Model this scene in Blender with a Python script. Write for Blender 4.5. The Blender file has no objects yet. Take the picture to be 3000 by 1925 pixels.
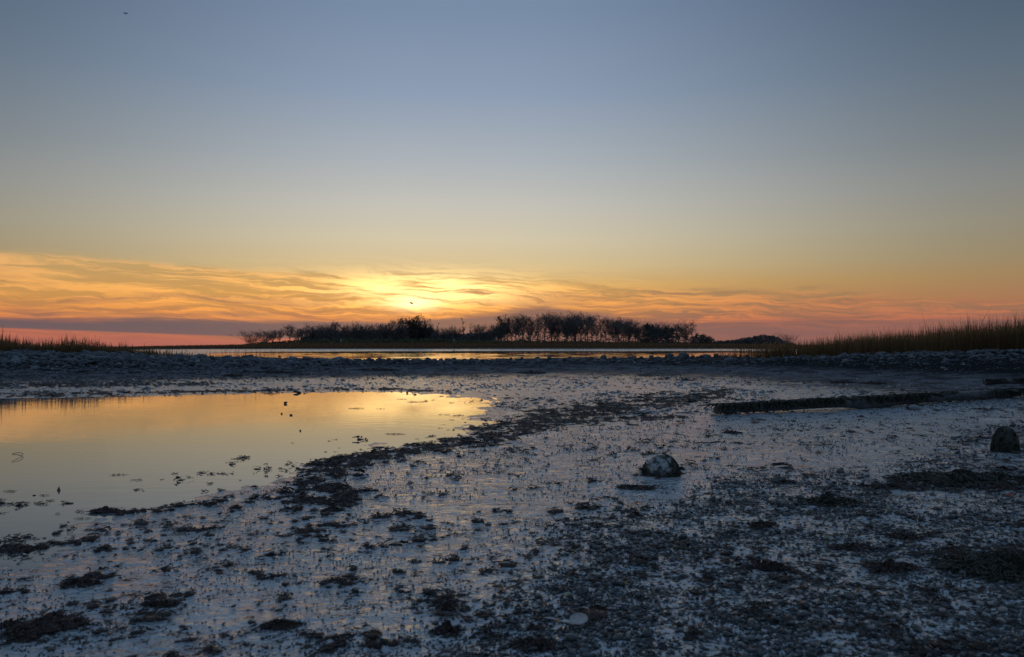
import bpy, bmesh, math, random
import numpy as np
from mathutils import Vector, Matrix

R = math.radians
rng = np.random.default_rng(7)
random.seed(7)
scene = bpy.context.scene
col = scene.collection

# ------------------------------------------------------------------ camera, sky, sun, exposure
F, CX, CY, HOR, CAMH = 2355.0, 1500.0, 962.5, 1015.0, 1.2
PITCH = math.atan((HOR - CY) / F)
cd = bpy.data.cameras.new('camera')
cam = bpy.data.objects.new('camera', cd)
col.objects.link(cam)
cam.location = (0, 0, CAMH)
cam.rotation_euler = (math.pi / 2 + PITCH, 0, 0)
cd.sensor_width = 36
cd.sensor_fit = 'HORIZONTAL'
cd.lens = 36 * F / 3000
cd.clip_start = 0.05
cd.clip_end = 20000
cd.dof.use_dof = True
cd.dof.focus_distance = 14
cd.dof.aperture_fstop = 4.0
scene.camera = cam

scene.view_settings.view_transform = 'Standard'
scene.view_settings.look = 'None'
scene.view_settings.gamma = 1
scene.view_settings.exposure = 0
scene.view_settings.use_curve_mapping = False

SUN_AZ, SUN_EL = -6.9, 3.3            # degrees; azimuth from +Y towards +X


def lin(c):
    o = []
    for v in c[:3]:
        v /= 255.0
        o.append(v / 12.92 if v <= 0.04045 else ((v + 0.055) / 1.055) ** 2.4)
    return (*o, 1.0)


class NT:
    """small node-tree writer"""
    def __init__(self, tree):
        self.t = tree
        self.n = tree.nodes
        self.l = tree.links

    def node(self, typ, **kw):
        nd = self.n.new(typ)
        for k, v in kw.items():
            setattr(nd, k, v)
        return nd

    def put(self, sock, v):
        if hasattr(v, 'is_output'):
            self.l.new(v, sock)
        elif v is not None:
            sock.default_value = v

    def m(self, op, a, b=None, c=None, clamp=False):
        nd = self.node('ShaderNodeMath', operation=op, use_clamp=clamp)
        self.put(nd.inputs[0], a)
        if b is not None:
            self.put(nd.inputs[1], b)
        if c is not None:
            self.put(nd.inputs[2], c)
        return nd.outputs[0]

    def ss(self, x, a, b, lo=0.0, hi=1.0):
        nd = self.node('ShaderNodeMapRange', interpolation_type='SMOOTHSTEP')
        self.put(nd.inputs[0], x)
        self.put(nd.inputs[1], a)
        self.put(nd.inputs[2], b)
        self.put(nd.inputs[3], lo)
        self.put(nd.inputs[4], hi)
        return nd.outputs[0]

    def mix(self, f, a, b, mode='MIX'):
        nd = self.node('ShaderNodeMix', data_type='RGBA', blend_type=mode)
        self.put(nd.inputs[0], f)
        self.put(nd.inputs[6], a)
        self.put(nd.inputs[7], b)
        return nd.outputs[2]

    def mixf(self, f, a, b):
        nd = self.node('ShaderNodeMix', data_type='FLOAT')
        self.put(nd.inputs[0], f)
        self.put(nd.inputs[2], a)
        self.put(nd.inputs[3], b)
        return nd.outputs[0]

    def ramp(self, x, stops):
        nd = self.node('ShaderNodeValToRGB')
        e = nd.color_ramp.elements
        while len(e) > 1:
            e.remove(e[0])
        e[0].position, e[0].color = stops[0]
        for p, c in stops[1:]:
            k = e.new(p)
            k.color = c
        self.put(nd.inputs[0], x)
        return nd.outputs[0]

    def xyz(self, x, y, z=0.0):
        nd = self.node('ShaderNodeCombineXYZ')
        for i, v in enumerate((x, y, z)):
            self.put(nd.inputs[i], v)
        return nd.outputs[0]

    def noise(self, vec, scale, detail=4, rough=0.55, dist=0.0):
        nd = self.node('ShaderNodeTexNoise')
        self.put(nd.inputs['Vector'], vec)
        nd.inputs['Scale'].default_value = scale
        nd.inputs['Detail'].default_value = detail
        nd.inputs['Roughness'].default_value = rough
        nd.inputs['Distortion'].default_value = dist
        return nd.outputs[0]

    def attr(self, name):
        return self.node('ShaderNodeAttribute', attribute_name=name).outputs['Fac']


def build_world():
    w = bpy.data.worlds.new('World')
    scene.world = w
    w.use_nodes = True
    t = NT(w.node_tree)
    t.n.clear()
    out = t.node('ShaderNodeOutputWorld')
    bg = t.node('ShaderNodeBackground')
    d = t.node('ShaderNodeTexCoord').outputs['Generated']
    nrm = t.node('ShaderNodeVectorMath', operation='NORMALIZE')
    t.l.new(d, nrm.inputs[0])
    sp = t.node('ShaderNodeSeparateXYZ')
    t.l.new(nrm.outputs[0], sp.inputs[0])
    X, Y, Z = sp.outputs
    e = t.m('MULTIPLY', t.m('ARCSINE', Z), 57.29578)
    a = t.m('MULTIPLY', t.m('ARCTAN2', X, Y), 57.29578)
    e0 = t.m('MAXIMUM', e, 0.0)
    pos = t.m('SQRT', t.m('DIVIDE', e0, 90.0))

    def st(lst):
        return [(math.sqrt(ee / 90.0), lin(c)) for ee, c in lst]
    mid = t.ramp(pos, st([(0, (166, 100, 95)), (0.6, (174, 104, 92)), (1.6, (190, 110, 82)), (2.8, (206, 134, 72)),
                          (4.4, (213, 170, 106)), (5.7, (213, 190, 144)), (7.6, (209, 198, 171)), (10, (194, 193, 185)),
                          (13, (171, 179, 186)), (17.5, (141, 158, 181)), (23, (121, 141, 168)), (35, (114, 138, 168)), (90, (108, 134, 166))]))
    side = t.ramp(pos, st([(0, (176, 98, 90)), (0.6, (176, 100, 90)), (1.6, (160, 102, 86)), (2.8, (168, 118, 86)),
                           (4.4, (162, 132, 92)), (5.7, (152, 136, 107)), (7.6, (144, 138, 121)), (10, (132, 134, 131)),
                           (13, (113, 122, 128)), (17.5, (92, 108, 124)), (23, (70, 89, 111)), (35, (84, 106, 134)), (90, (108, 134, 166))]))
    back = t.ramp(pos, st([(0, (84, 98, 120)), (4, (92, 108, 134)), (10, (102, 121, 150)), (23, (100, 122, 150)), (90, (108, 134, 166))]))
    da = t.m('ABSOLUTE', t.m('SUBTRACT', a, SUN_AZ + 3.0))
    c = t.mix(t.ss(da, 2.0, 40.0), mid, side)
    c = t.mix(t.ss(da, 45.0, 130.0), c, back)

    das = t.m('SUBTRACT', a, SUN_AZ)

    def gauss(ea, sa, ee, se):
        q = t.m('ADD', t.m('POWER', t.m('DIVIDE', t.m('SUBTRACT', a, ea), sa), 2.0),
                t.m('POWER', t.m('DIVIDE', t.m('SUBTRACT', e, ee), se), 2.0))
        return t.m('POWER', 2.71828, t.m('MULTIPLY', q, -1.0))

    # warped, stretched coordinates for the cirrus
    tilt = t.m('ADD', e, t.m('MULTIPLY', a, 0.045))
    wv = t.xyz(t.m('MULTIPLY', a, 0.16), t.m('MULTIPLY', e, 0.62), 3.7)
    warp = t.m('MULTIPLY', t.m('SUBTRACT', t.noise(wv, 1.0, 4, 0.55), 0.5), 1.7)
    tw = t.m('ADD', tilt, warp)
    v1 = t.xyz(t.m('MULTIPLY', a, 0.085), t.m('MULTIPLY', tw, 1.15), 1.3)
    n1 = t.noise(v1, 1.0, 8, 0.60, 0.0)
    v2 = t.xyz(t.m('MULTIPLY', a, 0.17), t.m('MULTIPLY', tw, 3.1), 8.1)
    n2 = t.noise(v2, 1.0, 8, 0.64, 0.0)
    n3 = t.noise(t.xyz(t.m('MULTIPLY', a, 0.05), t.m('MULTIPLY', t.m('ADD', e, t.m('MULTIPLY', warp, 0.35)), 1.0), 5.5), 1.0, 5, 0.5)
    # the cirrus sheet: top edge falls from the south to the north
    etop = t.m('SUBTRACT', 4.45, t.m('MULTIPLY', a, 0.042))
    rel = t.m('SUBTRACT', etop, t.m('ADD', e, t.m('MULTIPLY', t.m('SUBTRACT', t.m('ADD', t.m('MULTIPLY', n1, 0.7), t.m('MULTIPLY', n2, 0.3)), 0.5), 3.4)))
    sheet = t.ss(rel, -0.25, 0.45)
    fade = t.m('SUBTRACT', 1.0, t.m('MULTIPLY', t.ss(a, 8.0, 32.0), 0.35))
    fade = t.m('MULTIPLY', fade, t.ss(da, 95.0, 60.0))
    sheet = t.m('MULTIPLY', sheet, fade)
    litc = t.ramp(t.m('DIVIDE', e0, 8.0), [(0.0, lin((170, 100, 93))), (0.16, lin((194, 112, 84))), (0.3, lin((236, 150, 76))),
                                           (0.5, lin((243, 176, 98))), (0.72, lin((238, 180, 116))), (1.0, lin((226, 176, 120)))])
    litr = t.ramp(t.m('DIVIDE', e0, 8.0), [(0.0, lin((160, 96, 90))), (0.2, lin((196, 112, 84))), (0.4, lin((214, 136, 88))), (0.65, lin((212, 154, 104)))])
    litc = t.mix(t.ss(a, 0.0, 24.0), litc, litr)
    gapr = t.ramp(t.m('DIVIDE', e0, 8.0), [(0.0, lin((140, 92, 94))), (0.2, lin((140, 96, 88))), (0.4, lin((158, 122, 88))), (0.7, lin((166, 142, 100)))])
    gapc = t.ramp(t.m('DIVIDE', e0, 8.0), [(0.0, lin((170, 98, 91))), (0.2, lin((170, 104, 82))), (0.4, lin((202, 146, 82))), (0.7, lin((190, 158, 106)))])
    gapc = t.mix(t.ss(a, -2.0, 16.0), gapc, gapr)
    streak = t.ss(t.m('ADD', t.m('MULTIPLY', n1, 0.40), t.m('MULTIPLY', n2, 0.60)), 0.43, 0.57)
    cloud = t.mix(streak, gapc, litc)
    dk = t.ss(t.m('ADD', t.m('MULTIPLY', n3, 0.7), t.m('MULTIPLY', n1, 0.3)), 0.48, 0.60)
    dkf = t.m('MULTIPLY', dk, t.ss(e, 5.4, 2.2, 0.15, 0.85))
    cloud = t.mix(dkf, cloud, lin((140, 100, 88)))
    c = t.mix(t.m('MULTIPLY', sheet, 0.95), c, cloud)
    # glow of the hidden sun through the cirrus
    g1 = t.m('MULTIPLY', gauss(SUN_AZ - 2.0, 15.0, 3.4, 1.6), t.m('ADD', 0.15, t.m('MULTIPLY', streak, 0.9)))
    c = t.mix(1.0, c, t.mix(g1, (0, 0, 0, 1), (0.42, 0.20, 0.02, 1)), 'ADD')
    st2 = t.ss(t.m('ADD', t.m('MULTIPLY', n2, 0.7), t.m('MULTIPLY', n1, 0.3)), 0.40, 0.57)
    g2 = t.m('MULTIPLY', gauss(SUN_AZ + 0.8, 5.8, 4.0, 1.0), t.m('ADD', 0.12, t.m('MULTIPLY', st2, 1.35)))
    c = t.mix(1.0, c, t.mix(g2, (0, 0, 0, 1), (0.95, 0.72, 0.30, 1)), 'ADD')
    g3 = t.m('MULTIPLY', gauss(SUN_AZ - 0.1, 1.7, 3.0, 0.42), 0.9)
    c = t.mix(1.0, c, t.mix(g3, (0, 0, 0, 1), (1.0, 0.85, 0.5, 1)), 'ADD')
    # the grey-mauve bank low over the horizon, cut by a clear salmon slot to the south
    up = t.m('ADD', 1.75, t.m('MULTIPLY', t.m('SUBTRACT', n1, 0.5), 1.5))
    up = t.m('ADD', up, t.m('MULTIPLY', gauss(2.5, 6.0, 1.5, 8.0), 0.95))
    lo = t.m('ADD', t.m('ADD', 0.62, t.m('MULTIPLY', t.m('ADD', a, 18.0), -0.034)), t.m('MULTIPLY', t.m('SUBTRACT', n3, 0.5), 0.25))
    bank = t.m('MULTIPLY', t.ss(t.m('SUBTRACT', up, e), -0.22, 0.32), t.ss(t.m('SUBTRACT', e, lo), -0.06, 0.10))
    bank = t.m('MULTIPLY', bank, t.ss(da, 80.0, 45.0))
    bank = t.m('MULTIPLY', bank, t.m('SUBTRACT', 0.95, t.m('MULTIPLY', t.ss(a, 4.0, 22.0), 0.38)))
    bankc = t.mix(t.ss(a, -14.0, 6.0), lin((101, 88, 96)), lin((128, 96, 92)))
    c = t.mix(bank, c, bankc)
    # darker wisps higher in the sheet
    dk2 = t.m('MULTIPLY', t.ss(n1, 0.56, 0.68), t.m('MULTIPLY', t.ss(rel, 0.1, 1.0), t.m('SUBTRACT', 1.0, t.m('MINIMUM', t.m('MULTIPLY', g2, 2.5), 1.0))))
    c = t.mix(t.m('MULTIPLY', t.m('MULTIPLY', dk2, fade), 0.34), c, lin((138, 98, 84)))
    # a faint share of the physical sky
    sky = t.node('ShaderNodeTexSky', sky_type='NISHITA')
    sky.sun_disc = False
    sky.sun_elevation = R(SUN_EL)
    sky.sun_rotation = R(SUN_AZ)
    c = t.mix(1.0, t.mix(0.97, (0, 0, 0, 1), c), t.mix(0.002, (0, 0, 0, 1), sky.outputs[0]), 'ADD')
    t.l.new(c, bg.inputs[0])
    bg.inputs[1].default_value = 1.0
    t.l.new(bg.outputs[0], out.inputs[0])


build_world()
sl = bpy.data.lights.new('sun', 'SUN')
sl.energy = 0.006
sl.angle = R(40)
sl.color = (1.0, 0.62, 0.28)
sun = bpy.data.objects.new('sun', sl)
col.objects.link(sun)
sun.rotation_euler = Vector((-math.sin(R(SUN_AZ)) * math.cos(R(SUN_EL)), -math.cos(R(SUN_AZ)) * math.cos(R(SUN_EL)), -math.sin(R(SUN_EL)))).to_track_quat('-Z', 'Y').to_euler()
sun.location = (-60, 500, 60)


# ------------------------------------------------------------------ helpers
def tag(o, label=None, cat=None, group=None, kind=None):
    if label: o['label'] = label
    if cat: o['category'] = cat
    if group: o['group'] = group
    if kind: o['kind'] = kind
    return o


def mesh_np(name, V, Fc, mat=None, smooth=False, attrs=None):
    """mesh from numpy verts and an (n,3|4) face array"""
    V = np.asarray(V, np.float32)
    Fc = np.asarray(Fc, np.int32)
    me = bpy.data.meshes.new(name)
    n, k = Fc.shape
    me.vertices.add(len(V))
    me.vertices.foreach_set('co', V.ravel())
    me.loops.add(n * k)
    me.loops.foreach_set('vertex_index', Fc.ravel())
    me.polygons.add(n)
    me.polygons.foreach_set('loop_start', np.arange(0, n * k, k, dtype=np.int32))
    me.polygons.foreach_set('loop_total', np.full(n, k, np.int32))
    if smooth:
        me.polygons.foreach_set('use_smooth', np.ones(n, bool))
    for an, av in (attrs or {}).items():
        at = me.attributes.new(an, 'FLOAT', 'POINT')
        at.data.foreach_set('value', np.asarray(av, np.float32))
    me.update(calc_edges=True)
    if mat: me.materials.append(mat)
    return me


def obj(name, me, parent=None, loc=None, rot=None, scale=None):
    o = bpy.data.objects.new(name, me)
    col.objects.link(o)
    if parent: o.parent = parent
    if loc is not None: o.location = loc
    if rot is not None: o.rotation_euler = rot
    if scale is not None: o.scale = scale if hasattr(scale, '__len__') else (scale,) * 3
    return o


def empty(name, loc, rz=0.0, scale=None):
    o = obj(name, None, None, loc, (0, 0, rz), scale)
    o.empty_display_size = 0.1
    return o


TAB = np.random.default_rng(99).random((256, 256)).astype(np.float32)


def vnoise(x, y, s=0):
    xi = np.floor(x).astype(np.int64)
    yi = np.floor(y).astype(np.int64)
    fx = x - xi
    fy = y - yi
    fx = fx * fx * (3 - 2 * fx)
    fy = fy * fy * (3 - 2 * fy)
    xi += s * 37
    yi += s * 91
    g = lambda i, j: TAB[(xi + i) & 255, (yi + j) & 255]
    return (g(0, 0) * (1 - fx) + g(1, 0) * fx) * (1 - fy) + (g(0, 1) * (1 - fx) + g(1, 1) * fx) * fy


def fbm(x, y, octv=4, s=0, gain=0.5):
    o = 0.0
    amp = 1.0
    tot = 0.0
    for i in range(octv):
        o = o + amp * vnoise(x * 2 ** i + 13.7 * i, y * 2 ** i - 7.1 * i, s + i)
        tot += amp
        amp *= gain
    return o / tot


def sst(x, a, b):
    t = np.clip((x - a) / (b - a), 0, 1)
    return t * t * (3 - 2 * t)


def ray(u, v):
    dx, dy = (u - CX) / F, (CY - v) / F
    c, s = math.cos(PITCH), math.sin(PITCH)
    return np.array([dx, c - s * dy, s + c * dy])


def plane_pt(u, v, z=0.0):
    r = ray(u, v)
    k = (z - CAMH) / r[2]
    return r[0] * k, r[1] * k


def at_dist(u, v, d):
    r = ray(u, v)
    k = d / r[1]
    return np.array([r[0] * k, d, CAMH + r[2] * k])


# ------------------------------------------------------------------ terrain
POOL_UV = [(-900, 1196), (-300, 1180), (0, 1171), (250, 1166), (480, 1160), (700, 1155), (900, 1150), (1050, 1149), (1200, 1151), (1290, 1157), (1370, 1168),
           (1420, 1182), (1440, 1202), (1420, 1226), (1380, 1250), (1330, 1272), (1240, 1296), (1120, 1314), (1000, 1328), (880, 1350),
           (800, 1385), (740, 1418), (640, 1440), (560, 1470), (440, 1490), (300, 1510), (220, 1545), (120, 1588), (0, 1618), (-300, 1700), (-900, 1760)]
POOL = np.array([plane_pt(u, v) for u, v in POOL_UV])
GRAV_UV = [(1180, 2200), (1230, 1925), (1300, 1800), (1390, 1700), (1500, 1610), (1640, 1530), (1800, 1468), (2000, 1432), (2250, 1410), (2480, 1370), (2700, 1310), (2850, 1265), (3000, 1235), (3600, 1160),
           (5200, 1160), (5200, 2200)]
GRAV = np.array([plane_pt(u, v) for u, v in GRAV_UV])


def poly_sd(P, x, y):
    """signed distance to a polygon, negative inside"""
    d2 = np.full(x.shape, 1e18)
    ins = np.zeros(x.shape, bool)
    n = len(P)
    for i in range(n):
        ax, ay = P[i]
        bx, by = P[(i + 1) % n]
        ex, ey = bx - ax, by - ay
        t = np.clip(((x - ax) * ex + (y - ay) * ey) / (ex * ex + ey * ey + 1e-12), 0, 1)
        d2 = np.minimum(d2, (x - ax - t * ex) ** 2 + (y - ay - t * ey) ** 2)
        cnd = ((ay > y) != (by > y))
        xs = ax + (y - ay) * ex / (ey if abs(ey) > 1e-12 else 1e-12)
        ins ^= cnd & (x < xs)
    d = np.sqrt(d2)
    return np.where(ins, -d, d)


PROF = {
    -1500: [(19, 0), (22, .06), (27, .32), (33, .95), (60, .85), (90, .6), (200, .5), (9000, .5)],
    0: [(19, 0), (22, .05), (27, .28), (33, .90), (60, .85), (90, .6), (200, .5), (9000, .5)],
    300: [(19.4, 0), (22.5, .05), (27.5, .27), (33.5, .84), (46, .72), (62, .45), (120, .25), (330, .3), (420, .5), (9000, .5)],
    480: [(20, 0), (23.5, .06), (28.5, .26), (34.5, .74), (40, .5), (47, -.1), (55, -.22), (140, -.25), (210, -.12), (330, .1), (400, .9), (9000, .5)],
    640: [(20.5, 0), (24, .06), (29, .25), (35.5, .66), (42, .2), (48, -.45), (150, -.45), (230, -.22), (330, .05), (400, 1.0), (430, 1.3), (560, 1.2), (700, .5), (9000, .5)],
    850: [(21, 0), (25, .07), (30, .24), (36.5, .60), (43, 0), (48, -.45), (200, -.45), (245, -.28), (345, .02), (375, .9), (400, 1.6), (435, 2.6), (560, 2), (700, .5), (9000, .5)],
    1200: [(21, 0), (26, .08), (31, .22), (38, .55), (45, 0), (50, -.45), (225, -.45), (260, -.28), (350, .02), (380, .9), (405, 1.7), (435, 2.8), (560, 2), (700, .5), (9000, .5)],
    1750: [(20, 0), (27, .08), (33, .20), (40.5, .58), (48, 0), (54, -.45), (235, -.45), (270, -.28), (360, .02), (385, .9), (410, 1.6), (440, 2.6), (560, 2), (700, .5), (9000, .5)],
    2100: [(18.5, .01), (26, .10), (32, .26), (39.5, .66), (48, .1), (55, -.45), (240, -.45), (280, -.28), (360, .02), (385, .9), (410, 1.5), (450, 1.9), (600, 1.6), (700, .5), (9000, .5)],
    2350: [(16, .01), (24, .14), (30, .40), (35, .72), (45, .5), (58, -.45), (110, -.45), (240, -.28), (330, .02), (400, .9), (430, 1.2), (560, 1.2), (9000, .5)],
    2550: [(14.5, .01), (23, .18), (28.5, .55), (33, .86), (50, .8), (75, .5), (140, .3), (400, .9), (9000, .5)],
    2780: [(13, .02), (21, .20), (27, .66), (31, .96), (60, 1.0), (90, .8), (400, .9), (9000, .5)],
    3000: [(12, .02), (20, .24), (26, .72), (30, 1.03), (60, 1.08), (90, .9), (400, .9), (9000, .5)],
    5200: [(11, .03), (18, .3), (24, .8), (29, 1.15), (60, 1.2), (90, .9), (400, .9), (9000, .5)],
}
PU = np.array(sorted(PROF), float)
DG = np.geomspace(8, 9000, 900)
PZ = []
for k in sorted(PROF):
    p = np.array(PROF[k], float)
    zz = np.interp(DG, np.concatenate([[8], p[:, 0]]), np.concatenate([[0], p[:, 1]]))
    ker = np.hanning(11)
    PZ.append(np.convolve(np.pad(zz, 5, 'edge'), ker / ker.sum(), 'valid'))
PZ = np.array(PZ)


def terrain(x, y):
    """height and the wet / gravel / weed zones of the shore"""
    x = np.asarray(x, float)
    y = np.asarray(y, float)
    d = np.maximum(y, 0.5)
    u = np.clip(CX + F * x / d, -1500, 5200)
    gi = np.log(np.clip(d, 8, 9000) / 8) / np.log(9000 / 8) * 899
    i0 = np.clip(gi.astype(int), 0, 898)
    fi = gi - i0
    j = np.clip(np.searchsorted(PU, u) - 1, 0, len(PU) - 2)
    fj = np.clip((u - PU[j]) / (PU[j + 1] - PU[j]), 0, 1)
    fj = fj * fj * (3 - 2 * fj)
    z = (PZ[j, i0] * (1 - fi) + PZ[j, i0 + 1] * fi) * (1 - fj) + (PZ[j + 1, i0] * (1 - fi) + PZ[j + 1, i0 + 1] * fi) * fj
    v = HOR + F * CAMH / np.maximum(d, 1.0)
    near = d < 30
    psd = np.where(near, poly_sd(POOL, x, y), 9.0)
    psd = psd + (fbm(x * 1.1, y * 1.1, 4, 3) - 0.5) * 1.1 * sst(-x + 0.3 * y, -6, 1) * np.clip(d / 7, .4, 2.2)
    gsd = np.where(near, poly_sd(GRAV, x, y), 9.0)
    gsd = gsd + (fbm(x * 0.9, y * 0.9, 4, 11) - 0.5) * 1.6
    grav = sst(-gsd, -0.35, 0.55) * (y > 0.2)
    z = z + np.where(psd < 0, np.maximum(psd * 0.040, -0.10), np.minimum(psd * 0.010, 0.016)) * near
    z = z + grav * 0.03
    weed = weed_map(u, v, x, y) * near
    z = z + weed * 0.012 * (0.4 + fbm(x * 7, y * 7, 3, 21))
    flat = 1 - sst(z, 0.10, 0.25)
    r1 = fbm(x * 3.2 + y * 0.6, y * 4.0, 4, 5) - 0.5
    r2 = fbm(x * 13, y * 15, 3, 8) - 0.5
    z = z + near * (r1 * 0.016 + r2 * 0.007 + grav * (fbm(x * 22, y * 22, 3, 15) - 0.5) * 0.018)
    z = z + (1 - flat) * near * (fbm(x * 0.9, y * 0.9, 4, 31) - 0.5) * 0.16
    far = sst(d, 40, 140)
    z = z + far * (fbm(x * 0.02, y * 0.02, 4, 41) - 0.5) * 0.25 * (z > -0.4)
    wet = 1 - sst(z + (fbm(x * 0.5, y * 0.5, 3, 51) - .5) * 0.06, 0.06, 0.27)
    wet = np.where(d > 60, (1 - sst(z, -0.02, 0.16)), wet)
    return z, wet, grav, weed


BANDS = [
    ([(2120, 1158, 16), (1950, 1180, 26), (1800, 1196, 34), (1640, 1222, 38), (1480, 1266, 34), (1300, 1302, 26), (1180, 1324, 26), (1010, 1352, 30)], 1.0),
    ([(1010, 1352, 30), (930, 1392, 44), (980, 1450, 46), (960, 1505, 40)], .72),
    ([(2000, 1225, 10), (1800, 1235, 18), (1600, 1245, 20)], .7),
    ([(960, 1470, 34), (760, 1455, 26), (620, 1478, 20), (400, 1500, 9), (250, 1500, 7)], .66),
    ([(-200, 1620, 12), (60, 1605, 12), (160, 1594, 11), (280, 1578, 7)], 1.0),
    ([(-300, 1143, 6), (0, 1140, 7), (250, 1137, 7), (480, 1133, 5), (640, 1133, 4)], 1.0),
    ([(-300, 1166, 6), (0, 1160, 6), (300, 1156, 6), (640, 1149, 5), (900, 1144, 4), (1150, 1143, 4), (1330, 1150, 4)], .9),
    ([(1880, 1112, 3), (2050, 1104, 5), (2300, 1096, 6), (2480, 1100, 4)], 1.0),
    ([(1950, 1152, 5), (2150, 1156, 5)], .6),
    ([(2850, 1098, 4), (3050, 1096, 6)], .6),
    ([(0, 1705, 16), (150, 1700, 18), (300, 1715, 10)], .26),
    ([(0, 1810, 16), (90, 1805, 10)], .18),
    ([(200, 1700, 14), (330, 1690, 14)], .4),
    ([(420, 1555, 10), (560, 1555, 14), (700, 1560, 12)], .8),
    ([(900, 1560, 12), (1060, 1530, 16)], .7),
    ([(2300, 1560, 8), (2700, 1560, 10), (3000, 1560, 20)], .35),
    ([(2650, 1440, 14), (2850, 1430, 26), (3050, 1440, 30)], .8),
    ([(2850, 1650, 30), (3080, 1640, 50)], .9),
]


def weed_map(u, v, x, y):
    D = np.zeros(u.shape)
    for pts, s in BANDS:
        for (u0, v0, r0), (u1, v1, r1) in zip(pts[:-1], pts[1:]):
            ex, ey = (u1 - u0) / 3.0, v1 - v0
            t = np.clip(((u - u0) / 3.0 * ex + (v - v0) * ey) / (ex * ex + ey * ey), 0, 1)
            dd = np.hypot((u - u0) / 3.0 - t * ex, v - v0 - t * ey) / (r0 + (r1 - r0) * t)
            D = np.maximum(D, s * np.exp(-dd * dd * 0.9))
    a = 0.35
    xr, yr = x * math.cos(a) + y * math.sin(a), -x * math.sin(a) + y * math.cos(a)
    n = fbm(xr * 1.3, yr * 2.6, 6, 61, 0.72)
    n2 = fbm(x * 7.0, y * 6.5, 4, 71, .78)
    low = np.where(v > 1500, np.where(u < 1400, 0.26, 0.22), np.where(v < 1180, .24, 0.20))
    low = np.where(v < 1112, 0.0, low)
    D = np.maximum(D, low)
    return sst(n * 0.45 + n2 * 0.65, 0.72 - 0.30 * D, 0.84 - 0.30 * D)


def H(x, y):
    return float(terrain(np.array([x]), np.array([y]))[0][0])


def ground_at(u, v):
    """the point of the shore seen at photo pixel u,v"""
    r = ray(u, v)
    ys = np.concatenate([np.linspace(2.2, 60, 2400), np.geomspace(60.5, 900, 500)])
    xs = r[0] / r[1] * ys
    zr = CAMH + r[2] / r[1] * ys
    zt = terrain(xs, ys)[0]
    hit = np.nonzero(zt >= zr)[0]
    i = hit[0] if len(hit) else len(ys) - 1
    return np.array([xs[i], ys[i], zt[i]])


# ------------------------------------------------------------------ materials
def new_mat(name):
    m = bpy.data.materials.new(name)
    m.use_nodes = True
    t = NT(m.node_tree)
    b = t.n['Principled BSDF']
    return m, t, b


def simple_mat(name, c1, c2, scale=8, rough=0.7, rough2=None, bump=0.0, bscale=None, spec=0.5, attr=None, coat=0.0):
    m, t, b = new_mat(name)
    p = t.node('ShaderNodeTexCoord').outputs['Object']
    n = t.noise(p, scale, 5, 0.6)
    f = t.ss(n, 0.35, 0.65)
    if attr:
        f = t.m('MULTIPLY_ADD', f, 0.4, t.m('MULTIPLY', t.attr(attr), 0.6))
    else:
        ri = t.node('ShaderNodeObjectInfo').outputs['Random']
        f = t.m('MULTIPLY_ADD', f, 0.6, t.m('MULTIPLY', ri, 0.4))
    b.inputs['Base Color'].default_value = (*c1, 1)
    t.l.new(t.mix(f, (*c1, 1), (*c2, 1)), b.inputs['Base Color'])
    b.inputs['Roughness'].default_value = rough
    if rough2 is not None:
        t.l.new(t.mixf(t.ss(t.noise(p, scale * 2.3, 3), .4, .6), rough, rough2), b.inputs['Roughness'])
    b.inputs['Specular IOR Level'].default_value = spec
    b.inputs['Coat Weight'].default_value = coat
    b.inputs['Coat Roughness'].default_value = 0.12
    if bump:
        bp = t.node('ShaderNodeBump')
        bp.inputs['Strength'].default_value = 1
        bp.inputs['Distance'].default_value = bump
        t.l.new(t.noise(p, bscale or scale * 3, 5, 0.65), bp.inputs['Height'])
        t.l.new(bp.outputs[0], b.inputs['Normal'])
    return m


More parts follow.
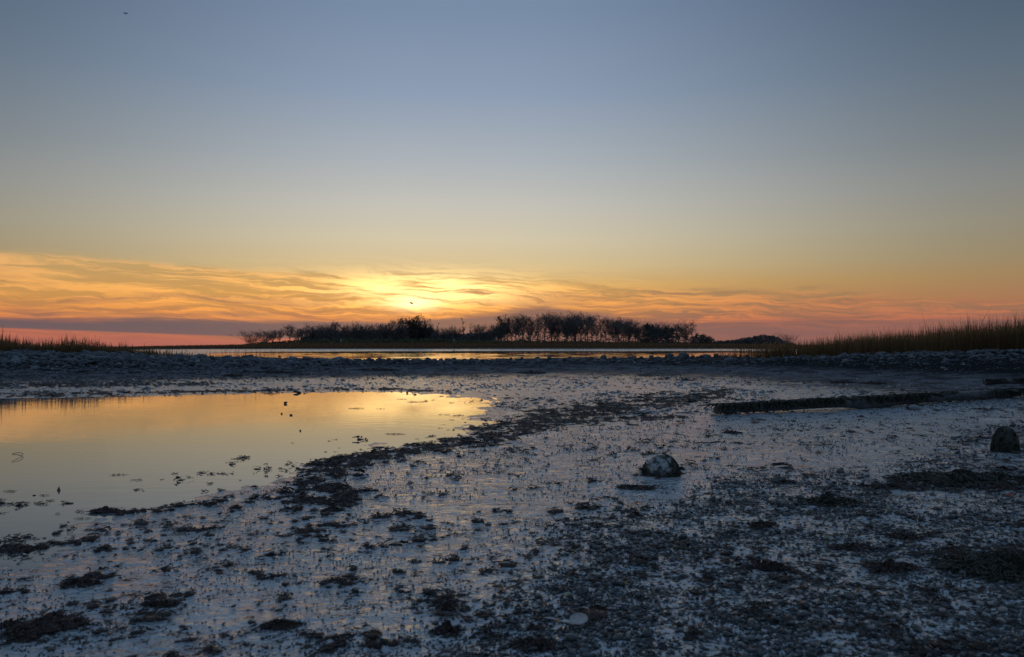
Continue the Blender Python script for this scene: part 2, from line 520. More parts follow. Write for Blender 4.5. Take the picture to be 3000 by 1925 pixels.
def ground_mat():
    m, t, b = new_mat('shore_ground')
    p = t.node('ShaderNodeNewGeometry').outputs['Position']
    wet, grav, weed = t.attr('wet'), t.attr('gravel'), t.attr('weed')
    mp = t.node('ShaderNodeMapping')
    t.l.new(p, mp.inputs[0])
    mp.inputs['Rotation'].default_value = (0, 0, R(-20))
    mp.inputs['Scale'].default_value = (0.55, 1.0, 1.0)
    rip = t.noise(mp.outputs[0], 9.0, 4, 0.5, 0.6)
    rip2 = t.noise(mp.outputs[0], 26.0, 3, 0.55, 0.4)
    mid = t.noise(p, 42.0, 4, 0.6)
    big = t.noise(p, 1.7, 4, 0.55)
    fine = t.noise(p, 150.0, 3, 0.6)
    mp2 = t.node('ShaderNodeMapping')
    t.l.new(p, mp2.inputs[0])
    mp2.inputs['Rotation'].default_value = (0, 0, R(-14))
    mp2.inputs['Scale'].default_value = (0.7, 1.0, 1.0)
    n12 = t.noise(mp2.outputs[0], 11.0, 4, 0.6)
    n3 = t.noise(mp2.outputs[0], 2.6, 5, 0.62)
    fld = t.m('ADD', t.m('ADD', t.m('MULTIPLY', fine, 0.12), t.m('MULTIPLY', mid, 0.38)), t.m('ADD', t.m('MULTIPLY', n12, 0.30), t.m('MULTIPLY', n3, 0.20)))
    dry = t.m('SUBTRACT', 1.0, wet)
    th = t.m('ADD', 0.424, t.m('ADD', t.m('MULTIPLY', grav, 0.056), t.m('ADD', t.m('MULTIPLY', weed, 0.17), t.m('MULTIPLY', dry, 0.19))))
    film = t.ss(t.m('SUBTRACT', fld, th), -0.018, 0.030)
    # colours: grey silt under the film, darker lumps, shell grit, drier gravel
    silt = t.mix(t.ss(big, .35, .65), (0.24, 0.29, 0.315, 1), (0.32, 0.37, 0.40, 1))
    silt = t.mix(grav, silt, (0.28, 0.335, 0.365, 1))
    lump = t.mix(fine, (0.015, 0.019, 0.020, 1), (0.050, 0.055, 0.056, 1))
    grit = t.mix(t.ss(fine, .4, .62), (0.016, 0.021, 0.023, 1), (0.075, 0.085, 0.088, 1))
    base = t.mix(film, t.mix(t.m('MULTIPLY', grav, 0.5), lump, grit), silt)
    grv = t.mix(t.ss(mid, .38, .62), (0.06, 0.064, 0.072, 1), (0.30, 0.315, 0.34, 1))
    grv = t.mix(t.ss(big, .45, .6), grv, (0.085, 0.083, 0.087, 1))
    spz = t.node('ShaderNodeSeparateXYZ')
    t.l.new(p, spz.inputs[0])
    grv = t.mix(t.ss(spz.outputs[2], 0.30, 0.50), grv, (0.030, 0.031, 0.034, 1))
    base = t.mix(dry, base, grv)
    base = t.mix(t.m('MULTIPLY', weed, 0.85), base, t.mix(mid, (0.022, 0.018, 0.017, 1), (0.065, 0.048, 0.042, 1)))
    veg = t.attr('marsh')
    base = t.mix(veg, base, t.mix(big, (0.09, 0.06, 0.035, 1), (0.16, 0.10, 0.055, 1)))
    t.l.new(base, b.inputs['Base Color'])
    rg = t.mixf(film, 0.80, 0.15)
    rg = t.m('MAXIMUM', rg, t.m('MULTIPLY', veg, 0.9))
    t.l.new(rg, b.inputs['Roughness'])
    b.inputs['IOR'].default_value = 2.6
    t.l.new(t.mixf(film, t.m('MULTIPLY', wet, 0.05), 0.55), b.inputs['Specular IOR Level'])
    h = t.m('ADD', t.m('MULTIPLY', rip, 0.075), t.m('MULTIPLY', rip2, 0.024))
    rough_h = t.m('ADD', t.m('MULTIPLY', mid, 0.030), t.m('MULTIPLY', fine, 0.008))
    rough_h = t.m('ADD', rough_h, t.m('MULTIPLY', n12, t.m('MULTIPLY_ADD', dry, 0.10, 0.02)))
    h = t.m('ADD', h, t.m('MULTIPLY', t.m('SUBTRACT', 1.0, t.m('MULTIPLY', film, 0.80)), rough_h))
    bp = t.node('ShaderNodeBump')
    bp.inputs['Strength'].default_value = 1
    bp.inputs['Distance'].default_value = 1.0
    t.l.new(h, bp.inputs['Height'])
    t.l.new(bp.outputs[0], b.inputs['Normal'])
    return m


def water_mat(name, amp, scale, colr, patch=False):
    m, t, b = new_mat(name)
    p = t.node('ShaderNodeNewGeometry').outputs['Position']
    mp = t.node('ShaderNodeMapping')
    t.l.new(p, mp.inputs[0])
    mp.inputs['Scale'].default_value = (0.5, 1.0, 1.0)
    n = t.noise(mp.outputs[0], scale, 3, 0.5, 0.3)
    n2 = t.noise(mp.outputs[0], scale * 0.08, 2)
    b.inputs['Base Color'].default_value = (*colr, 1)
    b.inputs['Roughness'].default_value = 0.015
    b.inputs['IOR'].default_value = 1.34
    if patch:
        n3 = t.noise(t.xyz(t.m('MULTIPLY', t.node('ShaderNodeSeparateXYZ').outputs[0], 1.0), 0.0), 1.0)
        sp = t.node('ShaderNodeSeparateXYZ')
        t.l.new(p, sp.inputs[0])
        nn = t.noise(t.xyz(t.m('MULTIPLY', sp.outputs[0], 0.012), t.m('MULTIPLY', sp.outputs[1], 0.05)), 1.0, 3)
        k = t.m('MULTIPLY', t.ss(sp.outputs[1], 190.0, 130.0), t.ss(nn, 0.25, 0.5))
        k = t.m('MAXIMUM', k, 0.05)
        hgt = t.m('MULTIPLY', n, k)
    else:
        hgt = t.m('MULTIPLY', n, t.ss(n2, 0.3, 0.7, 0.35, 1.0))
    bp = t.node('ShaderNodeBump')
    bp.inputs['Strength'].default_value = 1
    bp.inputs['Distance'].default_value = amp
    t.l.new(hgt, bp.inputs['Height'])
    t.l.new(bp.outputs[0], b.inputs['Normal'])
    return m


def blade_mat(name, low, high, tipc, rough=0.75):
    m, t, b = new_mat(name)
    r = t.attr('rnd')
    k = t.attr('along')
    c = t.mix(r, (*low, 1), (*high, 1))
    c = t.mix(t.ss(k, 0.65, 1.0), c, (*tipc, 1))
    t.l.new(c, b.inputs['Base Color'])
    b.inputs['Roughness'].default_value = rough
    b.inputs['Specular IOR Level'].default_value = 0.2
    tr = t.node('ShaderNodeBsdfTranslucent')
    t.l.new(c, tr.inputs[0])
    mx = t.node('ShaderNodeMixShader')
    mx.inputs[0].default_value = 0.5
    t.l.new(b.outputs[0], mx.inputs[1])
    t.l.new(tr.outputs[0], mx.inputs[2])
    t.l.new(mx.outputs[0], t.n['Material Output'].inputs[0])
    return m


M = {}
M['ground'] = ground_mat()
M['pool'] = water_mat('pool_water', 0.0016, 7.0, (0.125, 0.150, 0.165))
M['channel'] = water_mat('channel_water', 0.002, 4.0, (0.04, 0.042, 0.042))
M['stone'] = simple_mat('bank_stone', (0.024, 0.029, 0.032), (0.13, 0.143, 0.15), 5, 0.9, 0.6, 0.02, 14, 0.2)
M['boulder'] = simple_mat('pale_boulder', (0.035, 0.042, 0.036), (0.34, 0.36, 0.35), 17, 0.5, 0.3, 0.008, 40)
def mottled_mat():
    m, t, b = new_mat('mottled_boulder')
    p = t.node('ShaderNodeTexCoord').outputs['Object']
    n = t.noise(p, 15, 5, 0.65)
    n2 = t.noise(p, 60, 4, 0.6)
    c = t.mix(t.ss(n, .43, .56), (0.030, 0.036, 0.030, 1), (0.36, 0.37, 0.36, 1))
    c = t.mix(t.ss(n2, .50, .64), c, (0.10, 0.105, 0.095, 1))
    t.l.new(c, b.inputs['Base Color'])
    b.inputs['Roughness'].default_value = 0.55
    bp = t.node('ShaderNodeBump')
    bp.inputs['Distance'].default_value = 0.01
    t.l.new(n2, bp.inputs['Height'])
    t.l.new(bp.outputs[0], b.inputs['Normal'])
    return m


M['boulder'] = mottled_mat()
M['weed'] = simple_mat('wet_seaweed', (0.022, 0.018, 0.017), (0.085, 0.060, 0.048), 30, 0.5, None, 0, None, 0.35, 'rnd')
M['weed_green'] = simple_mat('green_seaweed', (0.014, 0.017, 0.013), (0.06, 0.062, 0.04), 30, 0.45, None, 0, None, 0.4, 'rnd')
M['snail'] = simple_mat('snail_shell', (0.014, 0.013, 0.015), (0.04, 0.037, 0.036), 60, 0.4)
M['pebble'] = simple_mat('pebble', (0.15, 0.14, 0.13), (0.42, 0.38, 0.34), 25, 0.5, 0.3, 0.001, 90)
M['grit'] = simple_mat('shell_grit', (0.016, 0.022, 0.024), (0.135, 0.15, 0.155), 40, 0.5, 0.25, 0, None, 0.5, 'rnd')
M['shell'] = simple_mat('clam_shell', (0.26, 0.25, 0.25), (0.52, 0.49, 0.45), 4, 0.35)
M['timber'] = simple_mat('old_timber', (0.03, 0.028, 0.026), (0.10, 0.10, 0.10), 7, 0.65, 0.4, 0.012, 20)
M['bark'] = simple_mat('bark', (0.08, 0.07, 0.07), (0.14, 0.12, 0.115), 2, 0.9)
M['twig'] = simple_mat('twigs', (0.11, 0.098, 0.088), (0.20, 0.168, 0.145), 1, 0.9)
M['scrub'] = simple_mat('scrub', (0.09, 0.083, 0.080), (0.165, 0.148, 0.138), 0.6, 0.9)
M['brownleaf'] = simple_mat('brown_leaves', (0.035, 0.022, 0.014), (0.085, 0.048, 0.026), 1, 0.8)
M['evergreen'] = simple_mat('evergreen', (0.05, 0.055, 0.048), (0.10, 0.105, 0.085), 1, 0.85)
M['bush'] = simple_mat('green_bush', (0.07, 0.085, 0.04), (0.14, 0.155, 0.07), 0.7, 0.85)
M['grass_left'] = blade_mat('marsh_grass_tawny', (0.085, 0.054, 0.026), (0.23, 0.14, 0.060), (0.27, 0.16, 0.075))
M['grass_right'] = blade_mat('marsh_grass_brown', (0.085, 0.055, 0.028), (0.26, 0.155, 0.064), (0.34, 0.19, 0.085))
M['grass_far'] = blade_mat('marsh_grass_far', (0.12, 0.068, 0.036), (0.26, 0.14, 0.07), (0.26, 0.15, 0.075))
M['bird'] = simple_mat('bird_plumage', (0.02, 0.02, 0.022), (0.05, 0.045, 0.045), 20, 0.8)
M['white'] = simple_mat('white_paint', (0.70, 0.70, 0.68), (0.80, 0.80, 0.78), 5, 0.6)
M['orange'] = simple_mat('orange_leaf', (0.30, 0.09, 0.02), (0.45, 0.16, 0.03), 30, 0.45)
M['yellow'] = simple_mat('yellow_leaf', (0.36, 0.24, 0.03), (0.50, 0.34, 0.06), 30, 0.45)
M['red'] = simple_mat('red_leaf', (0.25, 0.03, 0.015), (0.38, 0.06, 0.02), 30, 0.4)
M['lime'] = simple_mat('green_leaf', (0.20, 0.24, 0.03), (0.32, 0.36, 0.05), 30, 0.45)

# ------------------------------------------------------------------ ground sheet
dense = np.radians(np.linspace(-36, 36, 650))
rest = np.radians(np.linspace(36, 324, 110)[1:-1])
th = np.concatenate([dense, rest])
rr = np.concatenate([np.linspace(0.15, 2.5, 16)[:-1], 1 / np.linspace(1 / 2.5, 1 / 46.0, 400), np.geomspace(46, 300, 60)[1:], np.linspace(300, 620, 60)[1:], np.geomspace(620, 9000, 14)[1:]])
TH, RR = np.meshgrid(th, rr)
# rings follow straight rows in front so that shore lines stay crisp
gx, gy = RR * np.sin(TH), RR * np.cos(TH)
gz, gwet, ggrav, gweed = terrain(gx.ravel(), gy.ravel())
nth, nr = len(th), len(rr)
uu = CX + F * gx.ravel() / np.maximum(gy.ravel(), .5)
marsh = sst(gz, 0.12, 0.5) * (gy.ravel() > 60) + sst(gy.ravel(), 34, 42) * (gz > 0.5) * (gy.ravel() <= 60)
V = np.column_stack([gx.ravel(), gy.ravel(), gz])
V = np.vstack([V, [[0, 0, float(gz[:nth].mean())]]])
i, j = np.meshgrid(np.arange(nr - 1), np.arange(nth), indexing='ij')
jn = (j + 1) % nth
Q = np.stack([i * nth + j, (i + 1) * nth + j, (i + 1) * nth + jn, i * nth + jn], -1).reshape(-1, 4)[:, ::-1]
c0 = len(V) - 1
cen = np.array([[c0, (k + 1) % nth, k, k] for k in range(nth)])
zf = lambda q: np.append(q, q[0])
me = mesh_np('ground', V, Q, M['ground'], True, {'wet': zf(gwet), 'gravel': zf(ggrav), 'weed': zf(gweed), 'marsh': zf(np.clip(marsh, 0, 1))})
tag(obj('ground', me), kind='structure')


def sheet(name, x0, x1, y0, y1, z, mat):
    me = mesh_np(name, [(x0, y0, z), (x1, y0, z), (x1, y1, z), (x0, y1, z)], [(0, 1, 2, 3)], mat)
    return tag(obj(name, me), kind='structure')


sheet('pool_water', -26, 4.5, 2.6, 23, 0.0, M['pool'])
wy = np.concatenate([np.arange(42, 62, 1.0), np.arange(62, 235, 0.30), np.arange(235, 331, 4.0)])
wx = np.linspace(-1.05, 1.05, 170)
WX, WY = np.meshgrid(wx, wy)
WX = WX * (WY * .78 + 20)
calm = sst(WY, 215, 165) * .9 + .1
wz = (fbm(WX * .22 + WY * .05, WY * .62, 3, 17, .6) - .5) * .085 * calm
nwx, nwy = len(wx), len(wy)
i, j = np.meshgrid(np.arange(nwy - 1), np.arange(nwx - 1), indexing='ij')
Q = np.stack([i * nwx + j, i * nwx + j + 1, (i + 1) * nwx + j + 1, (i + 1) * nwx + j], -1).reshape(-1, 4)
tag(obj('channel_water', mesh_np('channel_water', np.column_stack([WX.ravel(), WY.ravel(), -.30 + wz.ravel()]), Q, M['channel'], True)), kind='structure')


# ------------------------------------------------------------------ shape makers
def ico(sub):
    bm = bmesh.new()
    bmesh.ops.create_icosphere(bm, subdivisions=sub, radius=1)
    V = np.array([v.co[:] for v in bm.verts])
    Fc = np.array([[v.index for v in f.verts] for f in bm.faces])
    bm.free()
    return V, Fc


ICO = {k: ico(k) for k in (1, 2, 3, 4)}


def lump(sub, seed, rough=0.35, sq=(1, 1, 0.6), facet=0.0, freq=1.3):
    V, Fc = ICO[sub]
    V = V.copy()
    r = np.random.default_rng(seed)
    if facet:
        for _ in range(9):
            n = r.normal(size=3)
            n /= np.linalg.norm(n)
            k = r.uniform(0.62, 0.92)
            dd = V @ n - k
            V = V - np.outer(np.maximum(dd, 0) * facet, n)
    o = r.random(3) * 50
    a = fbm(V[:, 0] * freq + o[0], V[:, 1] * freq + V[:, 2] * freq * 1.7 + o[1], 4, int(seed) % 50) - 0.5
    V = V * (1 + rough * 1.6 * a)[:, None]
    return V * np.array(sq), Fc


def rot_mats(rx, ry, rz):
    cx, sx, cy, sy, cz, sz = np.cos(rx), np.sin(rx), np.cos(ry), np.sin(ry), np.cos(rz), np.sin(rz)
    Rm = np.empty((len(rx), 3, 3))
    Rm[:, 0] = np.stack([cz * cy, cz * sy * sx - sz * cx, cz * sy * cx + sz * sx], -1)
    Rm[:, 1] = np.stack([sz * cy, sz * sy * sx + cz * cx, sz * sy * cx - cz * sx], -1)
    Rm[:, 2] = np.stack([-sy, cy * sx, cy * cx], -1)
    return Rm


def merge(protos, idx, pos, rot, scl):
    """place copies of small prototypes and join them: returns verts, faces, rnd"""
    VV, FF, RN = [], [], []
    off = 0
    Rm = rot_mats(rot[:, 0], rot[:, 1], rot[:, 2])
    for k, (pv, pf) in enumerate(protos):
        s = np.nonzero(idx == k)[0]
        if not len(s):
            continue
        W = pv[None] * scl[s][:, None, :]
        W = np.einsum('nij,nvj->nvi', Rm[s], W) + pos[s][:, None]
        VV.append(W.reshape(-1, 3))
        FF.append((pf[None] + (np.arange(len(s)) * len(pv))[:, None, None] + off).reshape(-1, pf.shape[1]))
        RN.append(np.repeat(rng.random(len(s)), len(pv)))
        off += len(s) * len(pv)
    return np.vstack(VV), np.vstack(FF), np.concatenate(RN)


def ribbons(P, Wd, side=None):
    """P (n,k,3) centre lines, Wd (n,k) half widths -> verts, tri faces, rnd, along"""
    n, k, _ = P.shape
    T = np.gradient(P, axis=1)
    if side is None:
        s = rng.normal(size=(n, 1, 3))
    else:
        s = side
    S = np.cross(T, s)
    S /= np.linalg.norm(S, axis=-1, keepdims=True) + 1e-9
    L, Rr = P - S * Wd[..., None], P + S * Wd[..., None]
    V = np.stack([L, Rr], 2).reshape(-1, 3)
    b = (np.arange(n) * 2 * k)[:, None] + (np.arange(k - 1) * 2)[None]
    q = np.stack([b, b + 1, b + 3, b, b + 3, b + 2], -1).reshape(-1, 3)
    rn = np.repeat(rng.random(n), 2 * k)
    al = np.tile(np.repeat(np.linspace(0, 1, k), 2), n)
    return V, q, rn, al


def fronds(n, rx, ry, h, L, w, k=5, seed=0, surf=None):
    """curled strands lying over an elliptical heap"""
    r = np.random.default_rng(seed)
    ang = r.random(n) * 2 * np.pi
    rad = np.sqrt(r.random(n))
    x, y = rad * np.cos(ang) * rx, rad * np.sin(ang) * ry
    hd = r.random(n) * 2 * np.pi
    cur = r.normal(size=n) * 1.6
    ln = L * r.uniform(.5, 1.4, n)
    P = np.zeros((n, k, 3))
    for s in range(k):
        P[:, s, 0], P[:, s, 1] = x, y
        q = np.clip((x / rx) ** 2 + (y / ry) ** 2, 0, 1.6)
        top = h * np.maximum(1 - q, 0) ** 0.7
        if surf is not None:
            top = surf(x, y)
        P[:, s, 2] = top + r.uniform(0, 1, n) * w * 3 + (L * 0.12) * np.sin(np.pi * s / (k - 1)) * r.random(n)
        x = x + np.cos(hd) * ln / (k - 1)
        y = y + np.sin(hd) * ln / (k - 1)
        hd = hd + cur * 0.5 + r.normal(size=n) * 0.35
    W = w * np.linspace(1, 0.35, k)[None] * r.uniform(.6, 1.4, n)[:, None]
    return ribbons(P, W)


# ------------------------------------------------------------------ stones of the bank
stone_me = []
for q in range(9):
    v, f = lump(2, 100 + q, 0.30, (1, 0.8, 0.62) if q < 6 else (1.1, 0.8, 0.34), 0.85)
    stone_me.append(mesh_np('stone', v, f, M['stone'], False))


def put_stone(u, v, wpx, hpx, label, group='stones heaped along the bank', proto=None, sink=0.25, pt=None, rz=None, mat=None, cat='stone'):
    p = ground_at(u, v) if pt is None else np.asarray(pt, float)
    d = p[1]
    sx = wpx / 2 * d / F
    sz = hpx / 2 * d / F / (0.6)
    k = proto if proto is not None else rng.integers(0, 6)
    if k >= 6: sz *= 1.8
    o = obj('stone', stone_me[k], None, (p[0], p[1], p[2] + sz * 0.6 * (1 - sink * 2) * 0.8), (rng.normal() * .15, rng.normal() * .15, rz if rz is not None else rng.random() * 6.28), (sx, sx * rng.uniform(.8, 1.1), sz))
    tag(o, label, cat, group)
    return o


def crest(u):
    d = np.interp(u, [-200, 0, 300, 480, 640, 850, 1200, 1750, 2100, 2350, 2550, 2780, 3000, 3400], [33.2, 33.2, 33.8, 34.6, 35.3, 36.4, 37.8, 40.2, 39.2, 36.5, 33.2, 31.2, 30.2, 29.5])
    x = (u - CX) / F * d
    return np.array([x, d, H(x, d)])


special = [
    (1960, 44, 24, 'largest boulder of the bank crest, dark and humped, against the orange channel'),
    (2003, 40, 26, 'squared boulder touching the largest boulder on the bank crest'),
    (1768, 26, 20, 'tall rounded stone rising alone above the bank crest at the middle of the channel'),
    (1800, 18, 14, 'small round stone beside the tall rounded stone on the bank crest'),
    (1908, 20, 18, 'upright stone on the crest just before the two largest boulders'),
    (2066, 38, 17, 'long low boulder on the crest beyond the two largest boulders'),
    (2098, 20, 20, 'pointed stone on the bank crest next to the long low boulder'),
    (2225, 16, 18, 'pointed stone on the crest among the first stems of the tall brown grass'),
    (915, 34, 14, 'broad flat-topped stone on the bank crest under the thin stems'),
    (990, 24, 15, 'rounded stone on the crest below the island bushes'),
    (745, 36, 15, 'wide dark stone on the crest where the thin stems stand'),
    (782, 22, 13, 'rounded stone right beside the wide dark stone under the thin stems'),
    (1330, 22, 14, 'rounded hump of stone on the crest below the dead tall tree'),
    (1383, 22, 13, 'second hump of stone on the crest past the dead tall tree'),
    (1625, 26, 12, 'low double-humped stone on the crest below the tall stand of trees'),
]
for u, w_, h_, lab in special:
    p = crest(u)
    put_stone(u, 0, w_, h_, lab, proto=int(rng.integers(0, 6)), pt=p, sink=.22)
u = 640.0
used = [s[0] for s in special]
while u < 2330:
    w_ = rng.uniform(11, 24)
    u += w_ * rng.uniform(.55, 1.05)
    if min(abs(u - s) for s in used) < 11:
        continue
    p = crest(u)
    p[1] += rng.uniform(-.5, .2)
    p[2] = H(p[0], p[1])
    put_stone(u, 0, w_, w_ * rng.uniform(.5, .8), 'dark rounded stone in the row along the bank crest, against the channel', 'stones along the bank crest', pt=p, sink=.3)
slabs = [(250, 1034, 44, 14, 'wide grey slab at the top of the stony bank below the tawny grass'),
         (305, 1031, 34, 16, 'dark block at the top of the stony bank, behind the pale slabs'),
         (355, 1037, 50, 12, 'low dark slab standing up from the bank near the end of the tawny grass'),
         (392, 1046, 34, 14, 'leaning flat slab lower on the bank than its dark neighbours'),
         (95, 1045, 40, 11, 'long grey slab near the tawny grass at the far end of the bank'),
         (530, 1060, 32, 18, 'rounded boulder alone on the lower stones of the bank'),
         (262, 1068, 46, 9, 'pale flat slab lying in the middle of the stony bank'),
         (1170, 1062, 40, 14, 'broad stone just below the crest among weed at the middle of the bank')]
for u_, v_, w_, h_, lab in slabs:
    put_stone(u_, v_, w_, h_, lab, proto=int(rng.integers(6, 9)), sink=.25)
n = 0
while n < 150:
    u_ = rng.uniform(-30, 1500) if rng.random() < .8 else rng.uniform(1500, 2950)
    p = crest(min(u_, 3100)).copy()
    fr = rng.random() ** 1.2 * (7.0 if u_ < 900 else 3.2)
    p[1] -= fr
    p[0] = (u_ - CX) / F * p[1]
    p[2] = H(p[0], p[1])
    if p[2] < .2:
        continue
    w_ = rng.uniform(14, 34) if u_ < 900 else rng.uniform(10, 22)
    big_slab = rng.random() < .6
    put_stone(u_, 0, w_, w_ * (.3 if big_slab else .5), 'grey flat stone lying in the stony slope of the bank' if u_ < 900 else 'dark low stone on the bank slope below the crest stones',
              'stones on the bank slope' if u_ < 900 else 'stones below the crest', proto=int(rng.integers(6, 9)) if big_slab else None, pt=p, sink=.25)
    n += 1
# the small stones between them, past counting
N = 20000
uu_ = np.concatenate([rng.uniform(-80, 1000, 9500), rng.uniform(1000, 3200, N - 9500)])
Cr = np.array([crest(q) for q in np.linspace(-100, 3250, 120)])
cd_ = np.interp(uu_, np.linspace(-100, 3250, 120), Cr[:, 1])
dd_ = cd_ + 0.8 - rng.random(N) ** 1.9 * np.where(uu_ < 1000, 10.0, 10.0)
xs_ = (uu_ - CX) / F * dd_
zz_ = terrain(xs_, dd_)[0]
keep = zz_ > 0.12
small = [lump(1, 300 + q, .35, (1, .8, .55), .7) for q in range(6)]
sc = rng.lognormal(-2.62, .5, N)[:, None] * np.array([1, .9, .7])[None] * rng.uniform(.7, 1.3, (N, 3))
sc *= (np.where(uu_ < 1000, 1.2, 0.85) * np.clip(1.15 - (cd_ - dd_) / 9, .35, 1.2))[:, None]
OCT_V = np.array([(1, 0, 0), (0, .8, 0), (-1, 0, 0), (0, -.8, 0), (0, 0, .55), (0, 0, -.4)], float)
OCT_F = np.array([(0, 1, 4), (1, 2, 4), (2, 3, 4), (3, 0, 4), (1, 0, 5), (2, 1, 5), (3, 2, 5), (0, 3, 5)])
small += [(OCT_V * rng.uniform(.7, 1.3, (6, 3)), OCT_F) for q in range(6)]
V, Fc, rn = merge(small, np.where(sc[:, 0] > .085, rng.integers(0, 6, N), rng.integers(6, 12, N))[keep], np.column_stack([xs_, dd_, zz_ + sc[:, 2] * .1])[keep], np.column_stack([rng.normal(size=N) * .2, rng.normal(size=N) * .2, rng.random(N) * 6.28])[keep], sc[keep])
rn = rn ** 2.0
M['small_stone'] = simple_mat('small_stones', (0.016, 0.020, 0.022), (0.20, 0.225, 0.24), 6, 0.9, 0.6, 0, None, .25, 'rnd')
tag(obj('small_stones', mesh_np('small_stones', V, Fc, M['small_stone'], False, {'rnd': rn})), kind='stuff', label='small grey stones covering the bank between pool and channel')

# wet cobbles glinting along the tide line
N = 26000
uu_ = rng.uniform(-100, 3100, N)
dd_ = 1 / rng.uniform(1 / 30, 1 / 14, N)
xs_ = (uu_ - CX) / F * dd_
zz_ = terrain(xs_, dd_)[0]
k_ = np.exp(-((zz_ - .10) / .07) ** 2) + .10
k_ = k_ * sst(fbm(xs_ * .9, dd_ * .55, 4, 131, .65), .40, .58)
keep = (rng.random(N) < k_ * .75) & (zz_ > .004) & (poly_sd(POOL, xs_, dd_) > .3)
sc = rng.lognormal(-3.3, .4, N)[:, None] * np.array([1.2, 1, .55])[None] * rng.uniform(.7, 1.3, (N, 3))
V, Fc, rn = merge(small[6:], rng.integers(0, 6, N)[keep], np.column_stack([xs_, dd_, zz_ + sc[:, 2] * .1])[keep], np.column_stack([rng.normal(size=N) * .25, rng.normal(size=N) * .25, rng.random(N) * 6.28])[keep], sc[keep])
M['wet_cobble'] = simple_mat('wet_cobbles', (0.05, 0.055, 0.06), (0.30, 0.33, 0.36), 6, 0.22, 0.1, 0, None, .8, 'rnd')
tag(obj('wet_cobbles', mesh_np('wet_cobbles', V, Fc, M['wet_cobble'], False, {'rnd': rn})), kind='stuff', label='wet cobbles glinting along the tide line below the bank')
print('cobbles', int(keep.sum()))

# ------------------------------------------------------------------ shore litter: grit, snails, seaweed
N = 90000
k_ = rng.random(N)
dd_ = 1 / (1 / 2.6 + k_ ** 0.85 * (1 / 24 - 1 / 2.6))
uu_ = rng.uniform(-150, 3150, N)
xs_ = (uu_ - CX) / F * dd_
zz_, wt_, gv_, wd_ = terrain(xs_, dd_)
psd_ = poly_sd(POOL, xs_, dd_)
clus = fbm(xs_ * 3, dd_ * 3, 3, 77)
prob = gv_ * np.clip((clus - .30) * 3.0, .10, .95) + 0.11 * sst(fbm(xs_ * 1.3, dd_ * 1.3, 4, 55, .7), .44, .6) * (dd_ < 14)
keep = (rng.random(N) < prob) & (psd_ > 0.3)
grit = [lump(1, 400 + q, .4, (1, .75, .5), .8) for q in range(4)]
oct_v = np.array([(1, 0, 0), (0, .8, 0), (-1, 0, 0), (0, -.8, 0), (0, 0, .55), (0, 0, -.4)], float)
oct_f = np.array([(0, 1, 4), (1, 2, 4), (2, 3, 4), (3, 0, 4), (1, 0, 5), (2, 1, 5), (3, 2, 5), (0, 3, 5)])
grit += [(oct_v * rng.uniform(.7, 1.3, (6, 3)), oct_f) for q in range(5)]
sz = rng.lognormal(-4.9, .5, N) * np.clip(dd_ / 5, .9, 1.5) * (.55 + .45 * gv_)
sc = sz[:, None] * rng.uniform(.7, 1.4, (N, 3))
gi_ = np.where(sz > .017, rng.integers(0, 4, N), rng.integers(4, 9, N))
V, Fc, rn = merge(grit, gi_[keep], np.column_stack([xs_, dd_, zz_ + sc[:, 2] * .25])[keep], np.column_stack([rng.normal(size=N) * .4, rng.normal(size=N) * .4, rng.random(N) * 6.28])[keep], sc[keep])
rn = rn ** 2.2
tag(obj('shell_gravel', mesh_np('shell_gravel', V, Fc, M['grit'], False, {'rnd': rn})), kind='stuff', label='dark wet shell grit strewn over the mud')
print('grit tris', len(Fc))


def snail_shape(nu, nv):
    t = np.linspace(0, 1, nv)
    r = np.interp(t, [0, .15, .35, .6, .8, 1], [.02, .42, .62, .45, .25, .01])
    Vv = []
    for a_, b_ in zip(t, r):
        for q in range(nu):
            w_ = 2 * np.pi * q / nu
            bulge = 1 + .12 * np.sin(w_ + a_ * 14)
            Vv.append(((a_ - .4) * 2.0, math.cos(w_) * b_ * bulge, math.sin(w_) * b_ * bulge + .35))
    Ff = []
    for s in range(nv - 1):
        for q in range(nu):
            a0, a1 = s * nu + q, s * nu + (q + 1) % nu
            Ff += [(a0, a1, a1 + nu), (a0, a1 + nu, a0 + nu)]
    return np.array(Vv), np.array(Ff)


sn_v, sn_f = snail_shape(7, 6)
N = 60000
k_ = rng.random(N)
dd_ = 1 / (1 / 2.75 + k_ * (1 / 19 - 1 / 2.75))
uu_ = rng.uniform(-120, 3120, N)
xs_ = (uu_ - CX) / F * dd_
zz_, wt_, gv_, wd_ = terrain(xs_, dd_)
psd_ = poly_sd(POOL, xs_, dd_)
cl = fbm(xs_ * 2.2, dd_ * 2.2, 3, 88)
vv_ = HOR + F * CAMH / dd_
dens = np.where(uu_ > 1300, .55, .36) * (1 - gv_ * .75) * sst(cl, .34, .60) * sst(psd_, .12, .5) * np.interp(vv_, [1150, 1230, 1500], [1.6, 1.6, 1]) * (1 - .6 * wd_)
keep = np.nonzero(rng.random(N) < dens * .8)[0]
keep = keep[np.argsort(dd_[keep])]
snail_me = mesh_np('mud_snail', sn_v, sn_f, M['snail'], True)
for q in keep[:220]:
    s = rng.uniform(.0046, .0074)
    o = obj('mud_snail', snail_me, None, (xs_[q], dd_[q], zz_[q]), (rng.normal() * .25, rng.normal() * .3, rng.random() * 6.28), s)
    tag(o, 'tiny dark snail shell lying alone on the shining wet mud', 'snail', 'snails on the wet mud')
q = keep[220:]
s = rng.uniform(.0045, .0072, len(q))[:, None] * np.ones(3) * np.clip(dd_[q] / 5.5, 1, 2.4)[:, None]
sn2 = snail_shape(4, 4)
